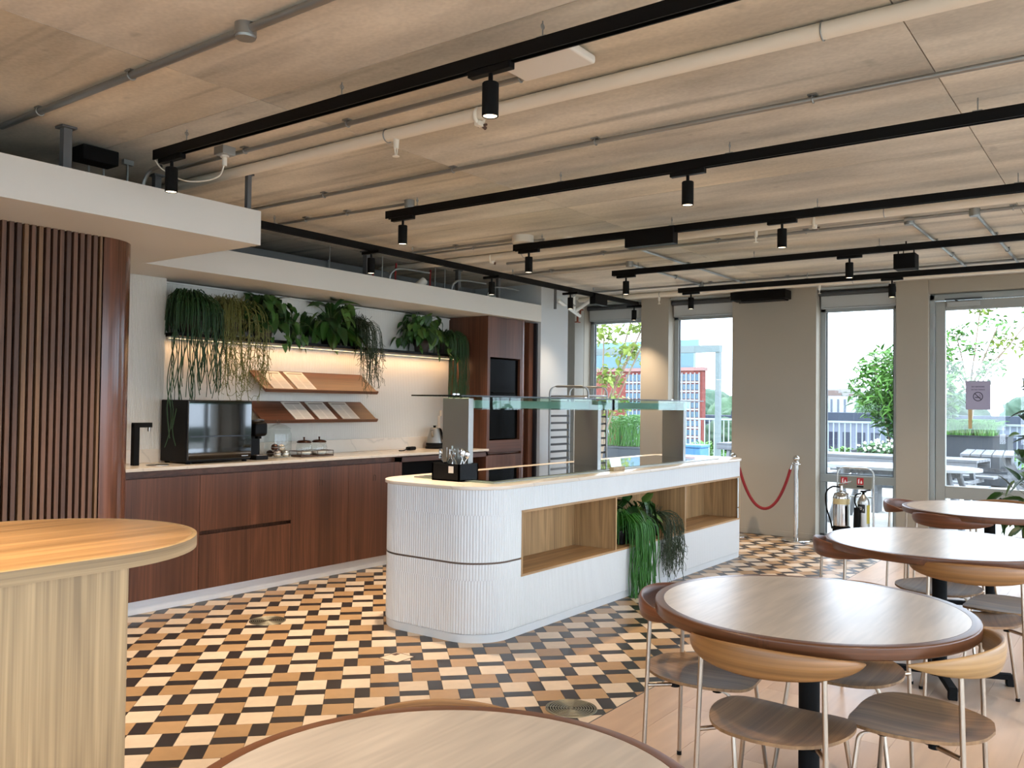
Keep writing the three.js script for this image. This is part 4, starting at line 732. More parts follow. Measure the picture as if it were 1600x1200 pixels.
// ---- bar table at the left ----
{
  const t = thing('bar_table', 'oak bar-height table with rounded end at the left', 'table', [1.33, 0, -2.87]), R = 0.492, H = 1.05, L = 2.6;
  const outl = (o) => { const p = []; for (let i = 0; i <= 32; i++) { const a = -Math.PI / 2 + Math.PI * i / 32; p.push([(R - o) * Math.cos(a), (R - o) * Math.sin(a)]); } for (let i = 0; i <= 32; i++) { const a = Math.PI / 2 + Math.PI * i / 32; p.push([-L + (R - o) * Math.cos(a), (R - o) * Math.sin(a)]); } return p; };
  mesh('top', uvm(extrudeXZ(outl(0.016), H - 0.039, H, 0.4), 'x', 0.4), M.oakTop, t);
  const ringShape = new THREE.Shape(outl(0).map(p => new THREE.Vector2(p[0], -p[1]))); ringShape.holes.push(new THREE.Path(outl(0.0165).map(p => new THREE.Vector2(p[0], -p[1]))));
  mesh('edge_band', uvm(toCreasedNormals(new THREE.ExtrudeGeometry(ringShape, { depth: 0.04, bevelEnabled: false }).rotateX(-Math.PI / 2).translate(0, H - 0.04, 0), 0.4), 'x'), M.oakPale, t);
  mesh('panel_leg', uvm(bx(-0.95, 0.055, 0, H - 0.04, 0.43, 0.47, 0.002), 'y'), M.oakPale, t);
  mesh('panel_leg', uvm(bx(-0.95, 0.055, 0, H - 0.04, -0.47, -0.43, 0.002), 'y'), M.oakPale, t);
  mesh('inner_panel', uvm(bx(-0.95, -0.4, 0, H - 0.04, -0.43, 0.43, 0.002), 'y'), M.oakPale, t);
}
// ================= CEILING SERVICES =================
const TY = 2.817;                        // top of the lighting tracks
function hanger(p, parent) { mesh('hanger', [rod(V(p[0], 0, p[1]), V(p[0], CEIL - TY, p[1]), 0.003, 6), bx(p[0] - 0.012, p[0] + 0.012, 0, 0.006, p[1] - 0.02, p[1] + 0.02), new THREE.TorusGeometry(0.009, 0.0025, 6, 12).translate(p[0], CEIL - TY - 0.02, p[1])], M.galv, parent); }
function trackAt(label, a, b, hang) {
  const mid = [(a[0] + b[0]) / 2, (a[1] + b[1]) / 2], t = thing('lighting_track', label, 'track', [mid[0], TY, mid[1]], 0, 'black ceiling lighting tracks'), alongZ = Math.abs(b[1] - a[1]) > Math.abs(b[0] - a[0]), L = Math.hypot(b[0] - a[0], b[1] - a[1]) / 2;
  const g = alongZ ? (w0, w1, y0, y1) => bx(w0, w1, y0, y1, -L, L) : (w0, w1, y0, y1) => bx(-L, L, y0, y1, w0, w1);
  mesh('channel', [g(-0.019, 0.019, -0.022, 0), g(-0.019, -0.012, -0.052, -0.022), g(0.012, 0.019, -0.052, -0.022)], M.black, t);
  mesh('conductor', [g(-0.012, 0.012, -0.03, -0.022)], M.blackMatt, t);
  hang.forEach(h => hanger(alongZ ? [0, h - mid[1]] : [h - mid[0], 0], t));
  return t;
}
const tracks = [['T1', 2.539], ['T2', 4.27], ['T3', 5.758], ['T4', 7.398], ['T5', 8.882]];
const tw = ['black lighting track nearest the camera, crossing the top of the picture', 'second black lighting track from the camera', 'third black lighting track, carrying the long driver box', 'fourth black lighting track from the camera', 'black lighting track closest to the window wall'];
tracks.forEach(([n, x], i) => trackAt(tw[i], [x, -4.23], [x, 2.6], [-3.95, -2.8, -1.75, -0.6, 0.8, 2.2]));
trackAt('black lighting track running above the kitchen bulkhead', [2.9, -5.23], [9.784, -5.23], [4.1, 5.6, 7.1, 8.7, 9.4]);
trackAt('black lighting track over the bar table, above the picture', [0.86, -4.23], [0.86, 2.6], [-3, 0, 2.4]);
function spot(x, z, label, on = 1, aim = [0, 0]) {
  const s = thing('track_spotlight', label, 'spotlight', [x, TY - 0.052, z], 0, 'black cylinder track spotlights');
  mesh('adapter', [bx(-0.017, 0.017, -0.026, 0.0, -0.1, 0.1, 0.003)], M.black, s);
  mesh('stem', [cyl(0.009, 0.009, 0.035, 0, -0.06, 0, 12)], M.black, s);
  mesh('housing', lathe([[0.0, -0.06], [0.029, -0.06], [0.0315, -0.063], [0.0315, -0.186], [0.029, -0.188], [0.0265, -0.186], [0.0265, -0.176]], 28), M.blackMatt, s);
  mesh('lamp_lens', [new THREE.CircleGeometry(0.0265, 24).rotateX(Math.PI / 2).translate(0, -0.1845, 0)], LAMPGLOW, s);
  const l = new THREE.SpotLight(WARM, SPOT_CD * on, 0, 0.8, 0.9, 2); l.position.set(0, -0.19, 0); l.target.position.set(aim[0], -2, aim[1]); l.castShadow = true; l.name = 'spot_beam'; s.add(l); s.add(l.target); l.target.name = 'aim';
}
const rowWord = ['nearest', 'second', 'third', 'fourth', 'window-side'];
tracks.forEach(([n, x], i) => {
  const X = [2.545, 4.29, 5.76, 7.39, 8.8][i];
  spot(x, -4.08, `black spotlight at the kitchen end of the ${rowWord[i]} track`, i < 2 ? 2 : 1.4); spot(x, -1.985, `black spotlight hanging along the middle of the ${rowWord[i]} track`, 0.7);
  spot(x, 0.15, `black spotlight on the ${rowWord[i]} track, right of the picture`, 0.6); spot(x, 2.3, `last black spotlight of the ${rowWord[i]} track, right of the picture`, 0.6);
});
[[3.45, 'hidden by the bulkhead end'], [5.1, 'over the magazine shelves'], [6.75, 'before the tall cabinet'], [8.2, 'before the white wall'], [9.7, 'at the corner window']].forEach(([x, w], i) => spot(x, -5.23, `black spotlight on the kitchen track ${w}`, i === 4 ? 0.9 : i === 3 ? 0.4 : 0.7));
spot(0.86, -4.08, 'spotlight above the slatted wall, out of the picture', 2); spot(0.86, -2.5, 'spotlight straight above the bar table, out of the picture', 2); spot(0.86, -1.0, 'spotlight above the nearest round table, out of the picture', 0.6);
// driver boxes
single('driver_box', 'long black driver box on the third lighting track', 'driver box', [bx(-0.04, 0.04, -0.125, 0, -0.2, 0.2, 0.004)], M.black, [5.758, TY - 0.006, -2.97]);
single('driver_box', 'black driver box on the kitchen track near the corner window', 'driver box', [bx(-0.14, 0.14, -0.13, 0, -0.04, 0.04, 0.004)], M.black, [8.82, TY - 0.006, -5.23]);
{ const s = thing('loudspeaker', 'small black box speaker hung behind the fourth track', 'speaker', [7.62, 2.645, -1.595]);
  mesh('cabinet', [bx(-0.075, 0.075, 0, 0.125, -0.083, 0.083, 0.005)], M.blackMatt, s); mesh('bracket', [bentTube([V(0, 0.12, -0.06), V(0, 0.17, -0.06), V(0, 0.17, 0.06), V(0, 0.12, 0.06)], 0.005, 0.012, 6), rod(V(0, 0.17, 0), V(0, 0.2345, 0), 0.006), rod(V(0.0, 0.12, -0.02), V(0, 0.17, -0.02), 0.004)], M.black, s); }
// pipes (white sprinkler mains) and conduits
const PIPES = {};
function pipe(label, x, y, r, z0, z1, clips) {
  const p = thing('sprinkler_pipe', label, 'pipe', [x, y, (z0 + z1) / 2], 0, 'cream sprinkler pipes'), h = (z1 - z0) / 2;
  mesh('tube', [rod(V(0, 0, -h), V(0, 0, h), r, 20)], M.pipeWhite, p);
  clips.forEach(c => mesh('clip', [new THREE.TorusGeometry(r + 0.003, 0.003, 6, 20).translate(0, 0, c - (z0 + z1) / 2), rod(V(0, r - 0.004, c - (z0 + z1) / 2), V(0, CEIL - y - 0.001, c - (z0 + z1) / 2), 0.004, 6)], M.galv, p)); PIPES[x] = p;
}
pipe('thick cream sprinkler pipe crossing behind the nearest track', 3.114, 2.847, 0.031, -6.3, 2.7, [-3.09, -0.93, 1]);
pipe('cream sprinkler pipe behind the third track', 6.27, 2.847, 0.031, -6.3, 2.7, [-4.5, -1.45, 1.2]);
pipe('cream sprinkler pipe along the window wall', 9.46, 2.847, 0.029, -5.9, 2.7, [-4.75, -2.5, 0.6]);
function valve(x, z, label, y = 2.847) { const v = thing('pipe_coupling', label, 'pipe coupling', [x, y, z], 0, 'white pipe couplings'); mesh('clamp', [new THREE.TorusGeometry(0.034, 0.01, 10, 24).translate(0, -0.011, 0), bx(-0.02, 0.02, -0.058, -0.034, -0.014, 0.014, 0.004)], std('#e3dccd', 0.5), v); mesh('bolt', [rod(V(0.02, -0.05, -0.02), V(0.02, -0.05, 0.03), 0.006), rod(V(0.0, -0.04, 0), V(0.05, -0.055, 0.0), 0.009)], M.brown, v); }
valve(3.114, -2.5, 'white bolted coupling on the thick cream pipe'); valve(6.27, -1.925, 'white bolted coupling on the pipe behind the third track'); valve(9.46, -2.12, 'white bolted coupling on the window pipe'); valve(6.27, -4.86, 'white bolted coupling on the pipe above the kitchen bulkhead');
function sprinkler(x, z) { const p = PIPES[x], o = z - p.position.z, w = std('#e3dccd', 0.5), s = mesh('sprinkler_head', [cyl(0.012, 0.016, 0.05, 0, -0.05, 0, 14)], w, p); s.position.set(0, -0.025, o); mesh('frame', [rod(V(-0.009, -0.05, 0), V(-0.004, -0.085, 0), 0.003), rod(V(0.009, -0.05, 0), V(0.004, -0.085, 0), 0.003)], w, s); mesh('deflector', [cyl(0.018, 0.018, 0.003, 0, -0.09, 0, 16)], w, s); }
sprinkler(3.114, -3.03); sprinkler(6.27, -2.36); sprinkler(9.46, -2.85); sprinkler(9.46, -4.76);
function conduit(label, a, b, r = 0.0125, clips = []) {
  const m = [(a[0] + b[0]) / 2, (a[1] + b[1]) / 2], c = thing('conduit', label, 'conduit', [m[0], CEIL - 0.022, m[1]], 0, 'grey steel conduits');
  const A = V(a[0] - m[0], 0, a[1] - m[1]), B = V(b[0] - m[0], 0, b[1] - m[1]);
  mesh('tube', [rod(A, B, r, 12)], M.galv, c);
  clips.forEach(t => { const p = A.clone().lerp(B, t), z = Math.abs(B.z - A.z) > Math.abs(B.x - A.x); mesh('saddle', [new THREE.TorusGeometry(r + 0.003, 0.004, 6, 14).rotateY(z ? 0 : Math.PI / 2).translate(p.x, p.y, p.z), bx(p.x - 0.02, p.x + 0.02, 0.014, 0.02, p.z - 0.02, p.z + 0.02)], M.galv, c); });
}
conduit('grey conduit in the upper left corner of the ceiling', [1.94, -4.62], [1.94, 2], 0.016, [0.06, 0.18]);
conduit('grey conduit just behind the nearest track', [2.893, -4.6], [2.893, -2.0], 0.012, [0.25, 0.56, 0.96]);
conduit('grey conduit between the thick pipe and the second track', [3.82, -5.4], [3.82, 2], 0.0125, [0.14, 0.29, 0.42, 0.57, 0.7]);
conduit('short grey conduit ending at the round box above the second track', [4.25, -5.5], [4.3, -4.07], 0.011, [0.3, 0.6]);
conduit('grey conduit to the white smoke detector', [5.74, -5.5], [5.74, -4.2], 0.0125, [0.5]); conduit('thin grey conduit beside the smoke detector line', [5.86, -5.5], [5.86, -4.0], 0.01, [0.5]);
conduit('grey conduit beside the pipe of the third track', [6.69, -5.0], [6.69, -1.4], 0.0125, [0.3, 0.6, 0.8]); conduit('grey conduit running on right of the ceiling branch', [6.63, -1.4], [6.63, 2], 0.0125, [0.2]);
conduit('bright conduit towards the window wall, right of the speaker', [6.69, -1.38], [9.1, -1.38], 0.0125, [0.4, 0.7]); conduit('bright conduit towards the window wall at the far right', [6.63, -0.95], [9.1, -0.95], 0.0125, [0.4, 0.7]);
conduit('bright conduit towards the window wall in the middle', [6.69, -3.55], [9.1, -3.55], 0.0125, [0.4]); conduit('bright conduit towards the window wall above the corner', [7.32, -4.0], [9.0, -4.0], 0.0125, [0.6]);
conduit('grey conduit above the kitchen bulkhead end', [7.32, -5.5], [7.32, -4.0], 0.0125, [0.4]); conduit('grey conduit along the window pipe', [8.95, -5.6], [8.95, 3], 0.012, [0.2, 0.3]);
function jbox(x, z, r, label) { const j = thing('junction_box', label, 'junction box', [x, CEIL - 0.045, z], 0, 'round conduit boxes'); mesh('can', [cyl(r, r, 0.045, 0, 0, 0, 24)], M.galv, j); mesh('lid', [cyl(r * 0.9, r * 0.96, 0.008, 0, -0.008, 0, 24)], M.galv, j); }
jbox(1.94, -2.66, 0.04, 'round steel junction box on the upper left conduit'); jbox(4.3, -4.05, 0.035, 'round steel junction box above the second track end'); jbox(7.32, -4.0, 0.035, 'round steel junction box above the fourth track end'); jbox(6.69, -1.38, 0.035, 'round steel junction box right of the third track'); jbox(6.63, -0.95, 0.035, 'round steel junction box at the far right'); jbox(8.98, -4.0, 0.03, 'round steel junction box above the window-side track end');
{ const d = thing('smoke_detector', 'white drum-shaped detector behind the third track end', 'detector', [5.74, CEIL - 0.06, -4.13]); mesh('drum', lathe([[0, 0], [0.085, 0], [0.09, 0.008], [0.09, 0.06]], 36), std('#d9d2c4', 0.5), d);
  const e = thing('smoke_detector', 'small white ceiling detector right of the drum detector', 'detector', [6.0, CEIL - 0.055, -3.86]); mesh('housing', lathe([[0, 0], [0.03, 0], [0.045, 0.02], [0.05, 0.055]], 28), std('#d9d2c4', 0.5), e); mesh('vents', [new THREE.TorusGeometry(0.04, 0.004, 6, 24).rotateX(Math.PI / 2).translate(0, 0.014, 0)], M.greyLight, e); }
{ const a = thing('access_point', 'flat white square wireless unit above the nearest track', 'wireless unit', [2.775, CEIL - 0.045, -1.905], 0); mesh('shell', [bx(-0.115, 0.115, 0, 0.036, -0.17, 0.17, 0.012)], std('#e0dad0', 0.45), a); mesh('bracket', [bx(-0.04, 0.04, 0.036, 0.045, -0.05, 0.05)], M.greyLight, a); mesh('status_led', [new THREE.SphereGeometry(0.004, 8, 6).translate(0.1, 0.004, 0.155)], std('#3a48ff', 0.4, 0, { emissive: '#3038ff', emissiveIntensity: 1 }), a); }
{ const a = thing('air_heater', 'black wall-mounted heater box high between the windows', 'heater', [9.88, 2.74, -3.66]); mesh('case', [bx(-0.1, 0.11, 0.015, 0.115, -0.33, 0.33, 0.006)], M.black, a); mesh('lower_lip', [extrudeXZ([[-0.09, -0.2], [0.1, -0.3], [0.1, 0.3], [-0.09, 0.3]], 0, 0.02)], M.black, a); mesh('wall_plate', [bx(0.105, 0.11, 0.0, 0.12, -0.2, 0.2)], M.greyPaint, a); }
// white cable loop at the end of the nearest track
{ const c = thing('power_cable', 'white cable looping under the end of the nearest track', 'cable'); mesh('cord', [tube([V(2.539, 2.77, -4.235), V(2.56, 2.72, -4.2), V(2.62, 2.66, -4.1), V(2.68, 2.655, -4.0), V(2.72, 2.68, -3.93), V(2.73, 2.74, -3.9)], 0.004, 40, 8)], std('#d9d3c6', 0.5), c); mesh('gland', [cyl(0.013, 0.013, 0.045, 2.73, 2.73, -3.9, 14), cyl(0.022, 0.022, 0.01, 2.73, 2.775, -3.9, 14)], std('#d9d3c6', 0.5), c); mesh('box', [bx(2.69, 2.77, 2.785, 2.83, -3.94, -3.86, 0.004)], M.galv, c); mesh('elbow', [tube([V(2.58, 2.5, -4.42), V(2.58, 2.66, -4.42), V(2.59, 2.74, -4.37), V(2.6, 2.76, -4.28)], 0.011, 20, 8)], M.galv, c); recenter(c, [2.63, 2.65, -4.1]); }
// ---- services above the bulkheads ----
function post(x, z, y0, label, w = 0.021) { single('hanger_post', label, 'post', [bx(-w, w, 0, CEIL - y0 - 0.004, -w, w), bx(-w * 1.8, w * 1.8, CEIL - y0 - 0.012, CEIL - y0 - 0.002, -w * 1.8, w * 1.8)], M.greyPaint, [x, y0, z], 0, 'grey bulkhead hanger posts'); }
post(2.16, -4.42, 2.46, 'grey steel post holding the near bulkhead at the left'); post(3.25, -4.4, 2.46, 'grey steel post at the corner of the near bulkhead', 0.014); post(2.95, -4.9, 2.46, 'dark steel post behind the near bulkhead corner', 0.02);
post(5.55, -5.75, 2.46, 'grey steel post above the kitchen bulkhead below the middle spotlight', 0.025); post(6.85, -5.75, 2.46, 'grey steel post above the kitchen bulkhead by the red cables', 0.02); post(7.5, -5.72, 2.46, 'grey steel post above the kitchen bulkhead near the tall cabinet', 0.018); post(8.3, -5.5, 2.6, 'thin grey post in front of the white wall', 0.012);
[[2.45, -4.75, 'left'], [2.52, -4.72, 'middle'], [2.66, -4.72, 'right']].forEach(([x, z, w]) => single('threaded_rod', `${w} of three threaded rods above the near bulkhead`, 'rod', [rod(V(0, 0, 0), V(0, CEIL - 2.47, 0), 0.006, 8), bx(-0.03, 0.03, CEIL - 2.5, CEIL - 2.472, -0.014, 0.014)], M.galv, [x, 2.465, z], 0, 'threaded hanger rods'));
[[3.55, 'first'], [3.66, 'second'], [3.85, 'third'], [5.15, 'fourth'], [5.8, 'fifth'], [6.55, 'sixth'], [6.7, 'seventh'], [6.95, 'eighth']].forEach(([x, w]) => single('threaded_rod', `${w} threaded rod from the left above the kitchen bulkhead`, 'rod', [rod(V(0, 0, 0), V(0, CEIL - 2.47, 0), 0.005, 8)], M.galv, [x, 2.465, -5.8], 0, 'threaded hanger rods'));
single('cable_tray', 'steel cable tray behind the near bulkhead', 'cable tray', [bx(-1.2, 1.2, 0, 0.01, -0.1, 0.1), bx(-1.2, 1.2, 0, 0.06, 0.09, 0.1), bx(-1.2, 1.2, 0, 0.06, -0.1, -0.09)], M.galv, [1.3, 2.72, -4.95]);
single('air_duct', 'grey rectangular air duct above the kitchen bulkhead', 'duct', [bx(-2.0, 2.0, 0, 0.3, -0.2, 0.2, 0.004), ...[-1.2, 0, 1.2].map(x => bx(x - 0.012, x + 0.012, -0.01, 0.31, -0.21, 0.21))], std('#77797a', 0.6, 0.4), [4.2, 2.5, -6.3]);
single('black_unit', 'black control box above the near bulkhead', 'control box', [bx(-0.1, 0.1, 0, 0.08, -0.06, 0.06, 0.006)], M.blackMatt, [2.42, 2.78, -4.62]);
single('unistrut_rail', 'bright steel rail behind the near bulkhead', 'rail', [bx(-0.7, 0.9, 0, 0.02, -0.01, 0.01)], M.galv, [2.4, 2.72, -4.85]);
for (const [x, w] of [[5.75, 'left'], [6.05, 'middle'], [6.55, 'right']]) single('red_cable', `${w} red fire cable above the kitchen bulkhead`, 'cable', [tube([V(0, 0, 0), V(0.01, 0.12, 0.01), V(-0.02, 0.22, 0), V(0.01, 0.38, -0.02)], 0.009, 20, 6)], std('#a3262a', 0.5), [x, 2.47, -5.85], 0, 'red fire cables');
for (const [x, w] of [[5.85, 'first'], [6.75, 'second'], [7.35, 'third']]) single('conduit_bend', `${w} bent steel conduit from the left above the kitchen bulkhead`, 'conduit', [tube([V(0, 0, 0), V(0, 0.2, 0), V(0.03, 0.27, 0.02), V(0.12, 0.3, 0.05), V(0.5, 0.31, 0.05)], 0.011, 30, 8)], M.galv, [x, 2.47, -5.75], 0, 'bent steel conduits');
{ const f = thing('flexible_hose', 'silver flexible hose with fittings above the bulkhead', 'hose', [6.15, 2.5, -5.78]); mesh('hose', [tube([V(-0.08, -0.02, 0), V(0, 0.06, 0.02), V(0.06, 0.13, 0.03), V(0.16, 0.18, 0.05)], 0.028, 30, 10)], M.galv, f); mesh('collar', [rod(V(0.06, 0.12, 0.03), V(0.16, 0.2, 0.05), 0.04, 16)], std('#d9d4c8', 0.5), f); }
// white valve pipework at the corner
{ const v = thing('corner_pipework', 'white pipework with red-handled valve at the corner column', 'pipework', [9.1, 2.57, -5.62]); const w = std('#dcdcd6', 0.5);
  mesh('lower_pipe', [rod(V(-0.75, 0.14, 0.12), V(0.25, 0.06, -0.2), 0.022, 14)], w, v); mesh('branch', [rod(V(-0.05, 0.09, -0.1), V(-0.3, 0.27, 0.05), 0.022, 12), rod(V(-0.02, 0.09, -0.1), V(0.1, 0.3, 0.18), 0.022, 12), rod(V(-0.3, 0.27, 0.05), V(-0.6, 0.27, 0.2), 0.02, 12)], w, v);
  mesh('coupling', [new THREE.TorusGeometry(0.03, 0.012, 8, 16).translate(-0.3, 0.27, 0.05), new THREE.TorusGeometry(0.03, 0.012, 8, 16).translate(0.06, 0.25, 0.12), new THREE.TorusGeometry(0.03, 0.012, 8, 16).translate(-0.15, 0.17, -0.03)], M.galv, v);
  mesh('valve_handle', [rod(V(0.25, 0.06, -0.2), V(0.27, 0.14, -0.2), 0.012, 10), bx(0.22, 0.33, 0.135, 0.15, -0.22, -0.19), rod(V(0.2, -0.02, -0.2), V(0.2, 0.05, -0.2), 0.014, 10), bx(0.16, 0.24, -0.03, -0.018, -0.22, -0.18)], M.copper, v); }
// ================= PLANTS =================
function leafGeo(w, l, fold, droop, notch = 0.12) {      // heart-shaped leaf growing along +z from the origin
  const N = 6, K = 2, pos = [], idx = [], uv = [];
  for (let i = 0; i <= N; i++) { const t = i / N, half = w / 2 * Math.pow(Math.sin(Math.PI * Math.min(1, 0.1 + 0.9 * Math.pow(t, 0.62))), 0.8) * (t >= 1 ? 0 : 1);
    for (let k = -K; k <= K; k++) { const s = k / K, z = l * (t - notch * Math.abs(s) * (1 - t) * 1.5); pos.push(half * s, fold * Math.abs(half * s) - droop * l * t * t, z); uv.push(s, t); } }
  const C = 2 * K + 1; for (let i = 0; i < N; i++) for (let k = 0; k < C - 1; k++) { const a = i * C + k, b = a + C; idx.push(a, b, a + 1, a + 1, b, b + 1); }
  const g = new THREE.BufferGeometry(); g.setAttribute('position', new THREE.Float32BufferAttribute(pos, 3)); g.setAttribute('uv', new THREE.Float32BufferAttribute(uv, 2)); g.setIndex(idx); g.computeVertexNormals(); return g;
}
const LEAF = [leafGeo(0.085, 0.1, 0.25, 0.3), leafGeo(0.07, 0.09, 0.35, 0.15), leafGeo(0.06, 0.075, 0.3, 0.4)], BIGLEAF = [leafGeo(0.1, 0.2, 0.3, 0.3, 0.05), leafGeo(0.085, 0.17, 0.4, 0.15, 0.05)];
function pot(p, r, h, mat) { mesh('pot', lathe([[0, 0], [r * 0.82, 0], [r, h], [r * 0.93, h], [r * 0.9, h - 0.02]], 24), mat, p); mesh('soil', [cyl(r * 0.9, r * 0.9, 0.01, 0, h - 0.025, 0, 16)], M.soil, p); }
function setLeaf(m, x, y, z, az, pitch, roll, s) { m.position.set(x, y, z); m.rotation.order = 'YXZ'; m.rotation.set(pitch, az, roll); m.scale.setScalar(s); }
// bushy climbing plant: leaves on short stems all round plus a few trailing vines ; front is +z
function leafyPlant(label, x, y, z, o) {
  const p = thing(o.name || 'trailing_plant', label, 'plant', [x, y, z], 0, o.group || 'plants on the black shelf'); pot(p, o.pr || 0.085, o.ph || 0.13, o.potMat || M.pot);
  const stems = [], H = o.ph || 0.13;
  for (let i = 0; i < o.n; i++) {
    const az = rr(0, Math.PI * 2), el = Math.acos(1 - rnd() * 1.15), R = o.r * (0.35 + 0.65 * rnd()), fx = Math.sin(az) * Math.sin(el), fz = Math.cos(az) * Math.sin(el), fy = Math.cos(el);
    let px = fx * R * (o.sx || 1), pz = fz * R * (o.sz || 0.8), py = H + 0.02 + Math.max(-0.1, fy) * R * (o.sy || 0.8); if (z + pz < (o.zmin || -6.17)) pz = (o.zmin || -6.17) - z + 0.01; if (o.ymax) py = Math.min(py, o.ymax - y); if (o.xmin && x + px < o.xmin) px = o.xmin - x; if (o.xmax && x + px > o.xmax) px = o.xmax - x;
    stems.push(tube([V(0, H - 0.02, 0), V(px * 0.5, H + (py - H) * 0.7 + 0.02, pz * 0.5), V(px, py, pz)], 0.0022, 6, 4));
    const g = (o.big ? BIGLEAF : LEAF)[Math.floor(rnd() * (o.big ? 2 : 3))], m = mesh('leaf', g, M.leaf[Math.floor(rnd() * (o.light ? 4 : 3))], p);
    setLeaf(m, px, py, pz, Math.atan2(px, pz) + rr(-0.7, 0.7), fy > 0.75 && rnd() < 0.5 ? rr(-1.1, 0) : rr(0.45, 1.35), rr(-0.5, 0.5), rr(0.75, 1.2) * (o.ls || 1));
  }
  for (const [vx, len, n] of o.vines || []) {
    const pts = [V(vx * 0.3, H, 0.03), V(vx * 0.8, H + 0.04, 0.1), V(vx, H - 0.08, 0.16)], steps = Math.ceil(len / 0.08); for (let k = 1; k <= steps; k++) pts.push(V(vx + rr(-0.02, 0.02) + (o.drift || 0) * k, H - 0.08 - k * len / steps, 0.165 + rr(-0.01, 0.015)));
    stems.push(tube(pts, 0.0018, 30, 4)); const cv = new THREE.CatmullRomCurve3(pts);
    for (let k = 0; k < n; k++) { const q = cv.getPoint(0.3 + 0.7 * (k + 0.5) / n), m = mesh('leaf', LEAF[Math.floor(rnd() * 3)], M.leaf[rnd() < 0.4 ? 3 : 1], p); setLeaf(m, q.x + rr(-0.02, 0.02), q.y, q.z, rr(-1.2, 1.2), rr(0.5, 1.3), rr(-0.4, 0.4), rr(0.6, 0.95)); }
  }
  stuff(mesh('stems', stems, M.stem, p)); return p;
}
// whip-like hanging cactus
function strandPlant(label, x, y, z, o) {
  const p = thing(o.name || 'hanging_cactus', label, 'plant', [x, y, z], 0, o.group || 'plants on the black shelf'); pot(p, o.pr || 0.08, o.ph || 0.12, o.potMat || M.pot);
  const H = o.ph || 0.12, g = [];
  for (let i = 0; i < o.n; i++) {
    const ax = rr(o.x0, o.x1), len = rr(o.l0, o.l1) * (o.shape ? o.shape((ax - o.x0) / (o.x1 - o.x0)) : 1), up = rr(0.5, 1) * o.up, fz = rr(o.z0 ?? 0.13, o.z1 ?? 0.2), pts = [V(ax * 0.2, H - 0.02, 0), V(ax * 0.55, H + up, fz * 0.45), V(ax * 0.9, H + up * 0.55, fz * 0.92), V(ax, H - 0.1, fz)];
    const st = Math.max(3, Math.round(len / 0.12)); let dx = 0; for (let k = 1; k <= st; k++) { dx += rr(-o.wob, o.wob); pts.push(V(ax + dx, H - 0.1 - k * len / st, fz + rr(-0.012, 0.012))); }
    for (const q of pts) if (o.zmin && z + q.z < o.zmin) q.z = o.zmin - z;
    g.push(tube(pts, o.rad * rr(0.7, 1.15), 5 + st * 2, 5));
    if (o.twig) for (let k = 3; k < pts.length; k++) for (let c = 0; c < o.twig; c++) { const a = pts[k].clone().lerp(pts[Math.max(0, k - 1)], rnd()), b = a.clone().add(V(rr(-0.05, 0.05), rr(-0.07, 0.015), rr(-0.02, 0.02))), e = b.clone().add(V(rr(-0.03, 0.03), rr(-0.05, 0.01), 0)); g.push(tube([a, b, e], o.rad * 0.75, 4, 4)); }
  }
  for (let i = 0; i < (o.mop || 0); i++) {                  // dense dome of stems over the pot
    const az = rr(0, 6.283), R = rr(0.6, 1) * o.mopR; let bx_ = Math.sin(az) * R, bz = Math.cos(az) * R * 0.8; if (o.zmin && z + bz < o.zmin) bz = o.zmin - z;
    g.push(tube([V(0, H - 0.02, 0), V(bx_ * 0.4, H + o.up * rr(0.7, 1.1), bz * 0.4), V(bx_ * 0.85, H + o.up * rr(0.4, 0.8), bz * 0.85), V(bx_, H - rr(0, 0.16), bz)], o.rad, 10, 5));
    if (o.twig) for (let c = 0; c < o.twig + 1; c++) { const t = rr(0.4, 1), a = V(bx_ * t, H + o.up * (1.1 - t * 0.7), bz * t), b = a.clone().add(V(rr(-0.05, 0.05), rr(-0.02, 0.07), rr(-0.03, 0.04))); g.push(tube([a, b, b.clone().add(V(rr(-0.03, 0.03), rr(0, 0.04), rr(-0.02, 0.02)))], o.rad * 0.75, 4, 4)); }
  }
  stuff(mesh('stems', g, o.mat, p)); return p;
}
const SY = 2.018, SZ = -6.07;
strandPlant('whip-stemmed hanging cactus at the left end of the shelf, trailing to the worktop', 3.95, SY, SZ, { n: 62, x0: -0.25, x1: 0.24, l0: 0.45, l1: 1.0, up: 0.2, wob: 0.035, rad: 0.0038, mat: M.strand, mop: 110, mopR: 0.2, pr: 0.1, ph: 0.14, zmin: -6.18, shape: t => t < 0.3 ? 1 : 0.55, z1: 0.24 });
strandPlant('twiggy mistletoe cactus hanging over the oven', 4.32, SY, SZ, { n: 34, x0: -0.18, x1: 0.26, l0: 0.3, l1: 0.55, up: 0.2, wob: 0.03, rad: 0.0028, twig: 3, mat: M.twig, mop: 60, mopR: 0.2, zmin: -6.18 });
leafyPlant('bushy heart-leaved climber with pale trailing leaves, third from left on the shelf', 4.66, SY, SZ, { ymax: 2.38, n: 210, r: 0.29, sy: 1.1, ls: 1.0, potMat: std('#4a4033', 0.6), vines: [[0.13, 0.1, 7], [0.22, 0.08, 6], [0.3, 0.04, 5], [-0.02, 0.08, 2], [0.45, 0.06, 1]] });
leafyPlant('big-leaved plant in the middle of the shelf', 5.42, SY, SZ, { n: 80, r: 0.31, sy: 0.95, sx: 1.15, big: true, light: true, ls: 1.05, potMat: M.potBlack, pr: 0.1, ph: 0.12 });
strandPlant('dark thin-leaved trailing plant beside the big-leaved one', 5.72, SY, SZ, { n: 40, x0: -0.1, x1: 0.18, l0: 0.12, l1: 0.42, up: 0.16, wob: 0.02, rad: 0.0026, twig: 2, mat: M.twigDark, mop: 60, mopR: 0.16, zmin: -6.18, potMat: M.potBlack });
